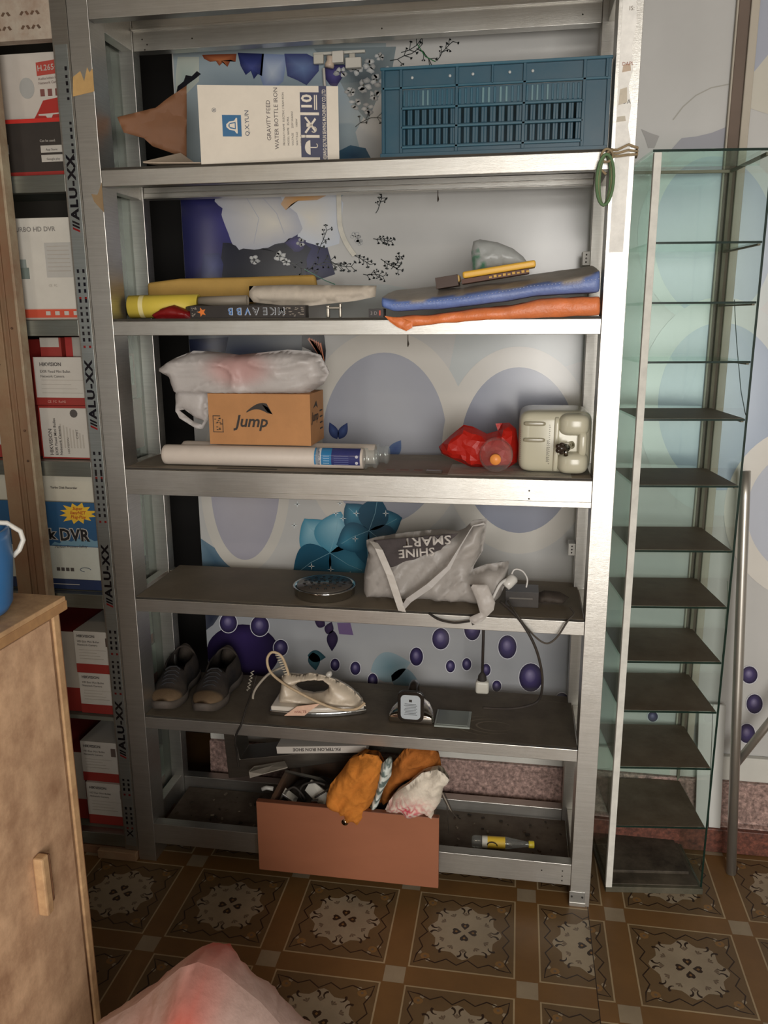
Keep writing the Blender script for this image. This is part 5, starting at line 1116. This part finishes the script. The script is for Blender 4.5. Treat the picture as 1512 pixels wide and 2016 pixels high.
# ================================================================== SHELF 5
def make_shoe(loc, rz, label):
    """sneaker, toe along local -Y"""
    o = thing('sneaker', label, 'shoe', loc, rz, 'worn sneakers on the fifth shelf')
    Lh = .27; n = 22; m_ = 15
    hw = lambda t: .012+.036*math.sin(min(1, t/.32)*PI/2)**.8 - (.008*math.sin((t-.35)/.35*PI) if .35 < t < .7 else 0) - (.02*((t-.85)/.15)**2 if t > .85 else 0)
    hh = lambda t: .035+.012*math.sin(min(1, t/.2)*PI/2)+ (.055*((t-.25)/.35) if .25 < t < .6 else (.055 if t >= .6 else 0))
    q = MB(); vs = []; fs = []
    for i in range(n+1):
        t = i/n; y = -Lh/2+Lh*t
        for (x, z) in ((-hw(t)-.004, .003), (-hw(t)-.005, .02), (-hw(t), .026), (hw(t), .026), (hw(t)+.005, .02), (hw(t)+.004, .003)): vs.append((x, y, z+(.012*(1-t/.15)**2 if t < .15 else 0)))
    for i in range(n):
        for j in range(6): fs.append((i*6+j, i*6+(j+1) % 6, (i+1)*6+(j+1) % 6, (i+1)*6+j))
    fs += [tuple(range(6))[::-1], tuple(range(n*6, n*6+6))]
    q.add(vs, fs, hexc(74, 68, 64)); q.build('sole', 'rubber', o, True, world=False)
    q = MB(); vs = []; fs = []; cols = []
    for i in range(n+1):
        t = i/n; y = -Lh/2+.004+(Lh-.008)*t; w_, h_ = hw(t), hh(t)
        for j in range(m_+1):
            a = PI*j/m_; s_ = math.cos(a); z = .024+(h_-.024)*math.sin(a)**.6
            vs.append((-w_*s_*(1-.18*math.sin(a)), y, z)); cols.append(hexc(104, 84, 62) if t < .22 else hexc(26, 26, 30))
    for i in range(n):
        for j in range(m_):
            t = (i+.5)/n; a = abs((j+.5)/m_-.5)
            if .5 < t < .93 and a < .27: continue
            fs.append((i*(m_+1)+j, i*(m_+1)+j+1, (i+1)*(m_+1)+j+1, (i+1)*(m_+1)+j))
    fs.append(tuple(range(m_+1))); fs.append(tuple(range(n*(m_+1), (n+1)*(m_+1)))[::-1])
    q.add(vs, fs, cols); q.build('upper', 'shoe', o, True, solid=.004, world=False)
    q = MB()
    for k in range(5):
        t = .30+.045*k; y = -Lh/2+Lh*t; z = hh(t); q.tube([(-.022, y-.004, z-.006), (-.01, y, z+.0015), (.01, y+.003, z+.0015), (.022, y-.002, z-.006)], .0026, hexc(50, 50, 52), 6)
    q.build('laces', 'cloth', o, True, world=False)
    return o
make_shoe((.080, .150, S5), .12, 'dark worn sneaker nearest the left rack post'); make_shoe((.208, .155, S5), .05, 'dark worn sneaker between its mate and the hanging black cord')
cable('black_cord', 'black cord hanging over the fifth rail beside the sneakers', [A_(505, 1330, .12), A_(495, 1365, .08), A_(485, 1395, .03)+Vector((0, 0, .004)), A_(476, 1424, -.004), A_(468, 1440, -.006), A_(463, 1456, -.002), A_(466, 1480, .02), A_(470, 1510, .03)], .003, hexc(26, 24, 24), 'cord')
q = MB(); P = [A_(488+3*(k % 2)*(1 if (k//2) % 2 else -1)+k*.4, 1360-k*1.7, .12) for k in range(24)]; q.tube(P, .0016, hexc(160, 154, 140), 5); o = q.build('spring_guard', 'plastic', None, True); tag(origin(o), 'little coiled cord guard standing behind the black cord', 'cord guard')
ir = thing('steam_iron', 'cream steam iron with looped fabric cord on the fifth shelf', 'iron', (.54, .12, S5))
IC = hexc(206, 192, 172)
IY = .105
def i3(px, py): return toXZ(260+px/2.908, 1190+py/2.908, IY)
O = [i3(*p) for p in [(826, 640), (840, 540), (852, 470), (858, 410), (890, 392), (960, 402), (1020, 392), (1090, 404), (1150, 424), (1210, 452), (1260, 485), (1300, 525), (1330, 565), (1340, 600), (1290, 622), (1180, 640), (980, 660)]]
H = [i3(*p) for p in [(930, 462), (960, 440), (1030, 430), (1095, 432), (1128, 452), (1125, 480), (1090, 502), (1030, 512), (965, 500)]]
O = [(x, max(z, S5+.022)) for x, z in O]
q = MB(); q.puff(O, lambda u, v, w: (u, IY+w*(1 if v < S5+.05 else .8), v), .048, .048, .006, .034, 0, 1, 1, IC, holes=[H]); q.build('body', 'plastic', ir, True, sub=1)
xs0, xs1 = .402, .672; cols_ = []
def soleP(t): return .052*math.sin(min(1, (1-t)/.75)*PI/2)**.8
q = MB(); P = [(xs0+(xs1-xs0)*t, IY-soleP(t)) for t in [i/20 for i in range(21)]]+[(xs0+(xs1-xs0)*t, IY+soleP(t)) for t in [i/20 for i in range(19, -1, -1)]]
q.prism([(x, y, S5+.001) for x, y in P], (0, 0, .012), hexc(196, 196, 194)); q.build('soleplate', 'chrome', ir, bevel=.002)
q = MB(); P = [(xs0+.004+(xs1-xs0-.01)*t, IY-soleP(t)*.96) for t in [i/20 for i in range(21)]]+[(xs0+.004+(xs1-xs0-.01)*t, IY+soleP(t)*.96) for t in [i/20 for i in range(19, -1, -1)]]
q.prism([(x, y, S5+.0135) for x, y in P], (0, 0, .014), hexc(214, 206, 194)); q.build('skirt', 'gloss', ir, bevel=.004, seg=3)
q = MB(); P = [A_(560, 1408, .045), A_(585, 1390, .05), A_(632, 1384, .055), A_(612, 1398, .05), A_(600, 1408, .045)]; 
q.prism([p+Vector((0, -.003, 0)) for p in P], (0, .002, 0), hexc(214, 176, 152)); q.text('WALTE', P[1]+Vector((-.008, -.006, -.020)), (1, 0, .1), (0, 0, 1), .011, hexc(150, 90, 80)); o = q.build('sticker', 'tape', ir); o['label'] = 'pale orange paper sticker'
q = MB(); p = A_(650, 1330, .1); q.lathe([(0, 0), (.008, 0), (.010, .008), (.007, .012), (0, .013)], p, (-.5, -.2, .8), hexc(200, 196, 188), 14); q.build('steam_knob', 'gloss', ir, True)
FC = hexc(190, 168, 138)
cable('power_cord', '', [A_(570, 1345, .1), A_(566, 1320, .1), A_(554, 1292, .1), A_(536, 1284, .1), A_(526, 1298, .1), A_(532, 1322, .09), A_(556, 1344, .07), A_(590, 1364, .05), A_(630, 1384, .045), A_(665, 1396, .045), A_(700, 1396, .05), A_(718, 1384, .07)], .0038, FC, parent=ir, mat='cloth')
cable('power_cord', '', [A_(556, 1314, .12), A_(530, 1326, .14), A_(506, 1352, .15), A_(498, 1372, .15), A_(505, 1390, .13)+Vector((0, 0, .005)), A_(528, 1394, .12)+Vector((0, 0, .004))], .0036, hexc(170, 160, 146), parent=ir, mat='cloth')
q = MB(); P = []
for k in range(80): t = k/79; b_ = A_(569, 1338, .1).lerp(A_(546, 1288, .1), t); a = t*2*PI*11; P.append(b_+Vector((.0065*math.cos(a), .0065*math.sin(a), 0)))
q.tube(P, .0013, hexc(206, 196, 176), 5); q.build('cord_spring', 'plastic', ir, True)
# second iron, heel to the camera
i2 = thing('chrome_iron', 'small chrome iron seen from its heel with a silver rating plate', 'iron', (.803, .15, S5))
q = MB(); vs = []; fs = []; ns = 12; secs = [(0, .060, .024), (.012, .064, .026), (.05, .060, .034), (.1, .050, .034), (.15, .032, .028), (.185, .004, .018)]
for (y, w_, h_) in secs:
    for k in range(ns+1): a = PI*k/ns; vs.append((.803-w_*math.cos(a)*1.0, .06+y*.72, S5+.004+h_*math.sin(a)**.32*1.1))
for i in range(len(secs)-1):
    for k in range(ns): fs.append((i*(ns+1)+k, i*(ns+1)+k+1, (i+1)*(ns+1)+k+1, (i+1)*(ns+1)+k))
fs += [tuple(range(ns+1))[::-1], tuple((len(secs)-1)*(ns+1)+k for k in range(ns+1))]+[tuple(i*(ns+1) for i in range(len(secs)))+tuple(i*(ns+1)+ns for i in range(len(secs)-1, -1, -1))]
q.add(vs, fs, hexc(200, 192, 182)); q.build('shell', 'chrome', i2, True, bevel=.002)
def rrect(x0, x1, z0, z1, r, y, n=5):
    P = []
    for (cx, cz, a0) in ((x1-r, z0+r, -PI/2), (x1-r, z1-r, 0), (x0+r, z1-r, PI/2), (x0+r, z0+r, PI)):
        for k in range(n+1): a = a0+PI/2*k/n; P.append((cx+r*math.cos(a), y, cz+r*math.sin(a)))
    return P
q = MB(); q.prism(rrect(.768, .840, S5+.012, S5+.102, .018, .0505), (0, .012, 0), hexc(22, 20, 20)); hp_ = q.build('heel_panel', 'gloss', i2, bevel=.002)
q = MB(); q.prism(rrect(.777, .831, S5+.021, S5+.092, .012, .0495), (0, .0008, 0), hexc(176, 184, 190)); q.box((.800, .0488, S5+.072), (.808, .0494, S5+.079), BK)
for k in range(8): q.box((.786+.002*(k % 3), .0488, S5+.034+.0045*k), (.822-.003*(k % 2), .0494, S5+.0352+.0045*k), hexc(90, 94, 98))
o = q.build('rating_plate', 'card', hp_); o['label'] = 'silver rating plate with small print'
q = MB(); q.tube([(.805, .078, S5+.05), (.805, .08, S5+.085), (.805, .10, S5+.098), (.805, .135, S5+.092), (.805, .16, S5+.06), (.805, .17, S5+.03)], [.012, .013, .013, .013, .011, .009], hexc(34, 28, 26), 12); q.build('handle', 'gloss', i2, True, sub=1)
q = MB(); q.box((.868, .055, S5+.001), (.965, .15, S5+.006), hexc(150, 158, 152)); q.box((.874, .061, S5+.006), (.959, .144, S5+.008), hexc(120, 128, 122)); o = q.build('plastic_tray', 'clear', None, bevel=.002) if False else q.build('plastic_tray', 'gloss', None, bevel=.0015); tag(origin(o), 'flat grey-green plastic plate right of the chrome iron', 'plate')
wp_ = thing('hanging_plug', 'white plug on a black cable dangling into the fifth bay', 'plug', A_(948, 1355, .2))
q = MB(); p = A_(950, 1363, .2); q.box((p.x-.020, .185, p.z-.0), (p.x+.018, .215, p.z+.038), hexc(206, 204, 194)); q.build('plug_body', 'gloss', wp_, bevel=.007, seg=3)
q = MB(); t_ = p+Vector((0, 0, .038)); q.lathe([(.013, 0), (.012, .012), (.006, .022), (.004, .024)], (p.x-.002, .2, t_.z), (0, 0, 1), hexc(40, 38, 38), 14); q.tube([(p.x-.002, .2, t_.z+.02), (p.x-.001, .2, ZB[3]-.002)], .004, hexc(40, 36, 36), 8); q.build('lead', 'rubber', wp_, True)
# ================================================================== BOTTOM SHELF
dr = thing('wooden_drawer', 'brown laminate drawer full of odds and ends standing in the bottom bay', 'drawer', (.645, .08, S6))
DX0, DX1, DY0, DZ0, DZ1 = .392, .895, -.062, .058, .272
LM = hexc(150, 96, 70)
q = MB(); q.box((DX0, DY0, DZ0), (DX1, DY0+.016, DZ1), LM); q.box((DX0+.001, DY0-.0002, DZ1-.0015), (DX1-.001, DY0+.0162, DZ1+.0004), hexc(110, 66, 46))
dfr = q.build('drawer_front', 'lam', dr, bevel=.0015)
q = MB(); p = A_(679, 1619, DY0); q.lathe([(0, .003), (.004, .003), (.005, .001), (.0085, .001), (.0095, 0)], (p.x, DY0-.0005, p.z), (0, -1, 0), hexc(150, 130, 110), 20); q.box((p.x-.001, DY0-.0045, p.z-.003), (p.x+.001, DY0-.003, p.z+.003), BK); q.build('lock', 'chrome', dfr, True)
for (a, bb) in (((DX0+.03, DY0+.0165, S6+.001), (DX0+.042, .25, .262)), ((DX1-.042, DY0+.0165, S6+.001), (DX1-.03, .25, .262)), ((DX0+.043, .238, S6+.001), (DX1-.043, .25, .262))):
    q = MB(); q.box(a, bb, hexc(92, 82, 72)); q.build('drawer_side', 'ply', dr, bevel=.001)
q = MB(); q.box((DX0+.043, DY0+.0165, S6+.001), (DX1-.043, .237, S6+.006), hexc(80, 66, 54)); q.build('drawer_bottom', 'ply', dr)
q = MB(); q.tube([(DX0+.03, .0, .275), (DX0+.01, .0, .277), (DX0-.002, -.002, .272)], .006, hexc(170, 170, 166), 10); o = q.build('runner_wheel', 'plastic', dr, True)
# contents
def litter(name, label, cat, pts, thick, col, mat='alu', group=None):
    q = MB(); P = [Vector(p) for p in pts]; nrm = (P[1]-P[0]).cross(P[2]-P[0]).normalized(); q.prism(P, nrm*thick, col)
    o = q.build(name, mat, None, bevel=.0008); return tag(origin(o), label, cat, group)
litter('metal_angle', 'small bright metal angle poking from the drawer, left end', 'bracket', [A_(545, 1583, -.01), A_(556, 1562, -.01), A_(582, 1582, -.01), A_(576, 1584, -.01), A_(557, 1567, -.01), A_(550, 1584, -.01)], .03, hexc(200, 200, 196))
litter('switch_plate', 'tilted white switch plate standing in the drawer', 'plate', [A_(600, 1556, .03), A_(612, 1535, .04), A_(645, 1562, .02), A_(640, 1586, .0), A_(622, 1580, .01)], .008, hexc(190, 188, 180), 'plastic')
litter('metal_clip', 'tiny shiny clip at the drawer edge under the ochre cloth', 'clip', [A_(612, 1578, -.03), A_(625, 1577, -.03), A_(625, 1584, -.03), A_(612, 1586, -.03)], .01, hexc(220, 220, 216), 'chrome')
litter('aluminium_strip', 'thin grey strip slanting over the drawer contents', 'strip', [A_(562, 1515, .09), A_(630, 1530, .06), A_(640, 1537, .05), A_(628, 1536, .06), A_(560, 1519, .09)], .012, hexc(160, 160, 154))
q = MB(); q.puff([(.44, S6+.008), (.85, S6+.008), (.85, .235), (.72, .262), (.60, .25), (.50, .245), (.445, .225)], lambda u, v, w: (u, .085+w*1.0, v), .095, .095, .014, .05, .022, 16, 4, lambda u, v: [hexc(40, 38, 38), hexc(64, 60, 58), hexc(28, 27, 28)][int(abs(noise.noise(Vector((u*30, v*30, 0))))*9) % 3]); o = q.build('tangled_cables', 'rubber', None, False); tag(origin(o), 'dark tangle of cables and scraps filling the brown drawer', 'cable tangle'); o['kind'] = 'stuff'
for k, P in enumerate(([(560, 1560), (580, 1550), (600, 1572), (596, 1580)], [(596, 1580), (590, 1560), (598, 1545), (620, 1540), (640, 1545)], [(620, 1570), (640, 1558), (656, 1546)])):
    cable('thin_cable', ['short black cable bending over the left of the drawer contents', 'black cable arching up beside the white switch plate', 'black cable crossing the white switch plate'][k], [A_(px, py, [.01, .02, .0][k]) for px, py in P], .003, hexc(36, 34, 34))
# cloths
q = MB(); P = [toXZ(*p, -.01) for p in [(645, 1562), (652, 1540), (675, 1512), (690, 1490), (720, 1480), (745, 1484), (757, 1500), (752, 1535), (738, 1570), (726, 1590), (722, 1600), (712, 1617), (700, 1604), (686, 1606), (680, 1588), (660, 1585)]]
OC = hexc(190, 118, 48)
q.puff(P, lambda u, v, w: (u, -.02+(.03 if v > .3 else 0)*0+w, v), .045, .05, .006, .03, .016, 24, 3, OC, edgeamp=.2, fold=1.1); o = q.build('cloth', 'cloth', None, True); tag(origin(o), 'crumpled ochre cloth spilling over the drawer front, left lobe', 'cloth')
q = MB(); P = [toXZ(*p, .0) for p in [(742, 1590), (752, 1540), (770, 1516), (790, 1492), (812, 1480), (846, 1484), (862, 1500), (866, 1522), (850, 1530), (800, 1545), (776, 1568), (765, 1588)]]
q.puff(P, lambda u, v, w: (u, .04+w, v), .045, .05, .006, .03, .016, 24, 8, hexc(160, 96, 42), edgeamp=.2, fold=.7); o = q.build('cloth', 'cloth', None, True); tag(origin(o), 'ochre brown cloth lump behind the white cloth', 'cloth')
q = MB(); P = [toXZ(*p, -.015) for p in [(728, 1590), (740, 1560), (746, 1530), (752, 1500), (766, 1486), (774, 1492), (772, 1520), (756, 1550), (746, 1580)]]
q.puff(P, lambda u, v, w: (u, -.03+w, v), .03, .03, .006, .014, .006, 40, 2, lambda u, v: hexc(200, 206, 200) if int(v*260) % 2 else hexc(96, 110, 106)); o = q.build('cloth', 'cloth', None, True); tag(origin(o), 'pale green patterned rag between the two ochre cloths', 'cloth')
q = MB(); P = [toXZ(*p, -.03) for p in [(760, 1590), (768, 1572), (782, 1556), (806, 1540), (832, 1518), (862, 1512), (876, 1520), (886, 1532), (874, 1545), (868, 1575), (856, 1590), (854, 1608), (838, 1594), (806, 1602), (795, 1592)]]
def pkc(u, v):
    c = toXZ(805, 1580, -.03); d = math.hypot((u-c[0])/.055, (v-c[1])/.03); t = math.exp(-d*d)*(1 if math.sin(u*420+v*300) > -.1 else .15); a = hexc(216, 206, 190); b_ = hexc(190, 50, 76); return tuple(a[i]*(1-t)+b_[i]*t for i in range(3))
q.puff(P, lambda u, v, w: (u, -.045+w, v+.004), .035, .05, .006, .026, .013, 28, 5, pkc, edgeamp=.2, fold=.6); o = q.build('cloth', 'cloth', None, True); tag(origin(o), 'crumpled white cloth with pink print at the right of the drawer', 'cloth')
# flat boxes above and behind the drawer
q = MB(); M4 = Matrix.Translation(A_(545, 1478, .04)) @ Matrix.Rotation(-.10, 4, 'Y')
L_ = (A_(722, 1478, .04)-A_(545, 1478, .04)).length
q.box((0, 0, -.009), (L_, .17, .012), hexc(190, 184, 176), M4=M4); q.text('FX-TEFLON IRON SHOE', M4 @ Vector((L_*.72, -.0008, .007)), M4.to_3x3() @ Vector((-1, 0, 0)), (0, 0, -1), .013, INK, bold=.03); o = q.build('flat_box', 'card', None, bevel=.001); tag(origin(o), 'slim white FX-TEFLON box upside down under the fifth shelf', 'box')
q = MB(); P = [A_(*p, .12) for p in [(440, 1444), (462, 1446), (472, 1495), (545, 1488), (640, 1478), (700, 1476), (700, 1496), (600, 1510), (520, 1524), (472, 1531), (450, 1532)]]
q.prism([p for p in P], (0, .09, 0), hexc(132, 126, 118)); o = q.build('metal_tray', 'alur', None, bevel=.002); tag(origin(o), 'bent grey metal frame standing behind the drawer contents', 'tray')
q = MB(); P = [A_(490, 1520, .06), A_(500, 1510, .1), A_(560, 1500, .1), A_(566, 1512, .06), A_(520, 1524, .05), A_(492, 1532, .05)]; q.prism(P, (0, .002, .002), hexc(160, 152, 140))
P = [A_(466, 1532, .1), A_(560, 1508, .1), A_(560, 1540, .1), A_(466, 1560, .1)]
o = q.build('torn_card', 'tape', None); tag(origin(o), 'torn printed card scrap resting on the left drawer wall', 'card')
q = MB(); q.puff([(.60, S6+.17), (.70, S6+.2), (.75, S6+.24), (.70, .405), (.60, .395), (.56, .345)], lambda u, v, w: (u, .16+w, v), .05, .05, .014, .04, .02, 20, 6, hexc(62, 58, 54)); o = q.build('dark_bundle', 'rubber', None); tag(origin(o), 'dark crumpled bundle between the metal frame and the ochre cloth', 'bundle')
q = MB()
for k in range(3): q.tube([A_(866+4*k, 1560, -.0), A_(880+6*k, 1585+8*k, .0), A_([884, 900, 906][k], [1640, 1610, 1612][k], .03+.02*k)], .0016, hexc(60, 54, 48) if k != 1 else hexc(150, 140, 126), 6)
o = q.build('loose_wires', 'rubber', None, True); tag(origin(o), 'thin loose wires hanging from the right drawer end', 'wire')
bo_ = thing('drink_bottle', 'crushed clear bottle with yellow label and cap on the bottom shelf', 'bottle', (1.06, .10, .087))
SB = .087; bz0 = SB+.0172
q = MB(); q.lathe([(0, 0), (.014, .001), (.0165, .008), (.0165, .10), (.014, .115), (.009, .145), (.0075, .155), (.0075, .163)], (.975, .092, bz0), (1, .06, 0), (.8, .8, .8), 24); q.build('bottle_shell', 'clear', bo_, True)
q = MB(); q.lathe([(.0168, .035), (.0168, .095)], (.975, .092, bz0), (1, .06, 0), hexc(226, 190, 60), 24); q.lathe([(.0171, .030), (.0171, .045)], (.975, .092, bz0), (1, .06, 0), hexc(214, 212, 200), 24)
q.tube([(1.034+.014*math.cos(a), .0778, bz0+.002+.010*math.sin(a)) for a in [PI*i/8 for i in range(9)]], .0016, hexc(50, 40, 30), 5); q.build('label', 'card', bo_, True)
q = MB(); q.lathe([(.0098, 0), (.0102, .002), (.0102, .014), (.009, .0155), (0, .0155)], (.975+.161, .092+.0097, bz0), (1, .06, 0), hexc(228, 206, 60), 20); q.build('cap', 'plastic', bo_, True)
q = MB(); rj = random.Random(17)
for k in range(70):
    x = rj.choice([rj.uniform(.07, .42), rj.uniform(.9, 1.23)]); y = rj.uniform(.04, .25); s_ = rj.uniform(.002, .007); z = SB; a = rj.uniform(0, 3)
    q.box((-s_, -s_*.5, 0), (s_, s_*.5, s_*.5), rj.choice([hexc(40, 34, 28), hexc(120, 108, 92), hexc(70, 56, 44)]), M4=Matrix.Translation((x, y, z)) @ Matrix.Rotation(a, 4, 'Z'))
o = q.build('debris', 'rubber', None); o['kind'] = 'stuff'; tag(o, 'scattered dirt and crumbs on the bottom shelf', 'debris')

# ================================================================== RIGHT SIDE : stainless stand and white boards
st = thing('steel_tube_stand', 'stainless steel tube stand leaning by the wall right of the glass tower', 'stand', (1.715, .22, 0))
q = MB(); q.tube([(1.714, .205, .001), (1.692, .245, .55), (1.672, .285, 1.08), (1.668, .29, 1.16)], .0135, hexc(190, 186, 178), 20); q.build('upright', 'steel', st, True)
q = MB(); q.tube([(1.708, .245, .325), (1.80, .245, .49), (1.95, .245, .74)], .011, hexc(196, 192, 184), 20); q.build('brace', 'steel', st, True)
for k, (x0, x1) in enumerate(((1.628, 1.664), (1.667, 1.70))):
    q = MB(); q.prism([(x0, .298+.004*k, .079), (x1, .298+.004*k, .079), (x1-.010, .334, .46), (x0-.012, .334, .46)], (0, .008, 0), hexc(204, 204, 200)); o = q.build('white_board', 'plastic', None, bevel=.001)
    tag(origin(o), ['white plastic board leaning on the wall, the one behind the glass tower', 'white plastic board leaning on the wall, next to the steel tube'][k], 'board', 'white boards against the wall')
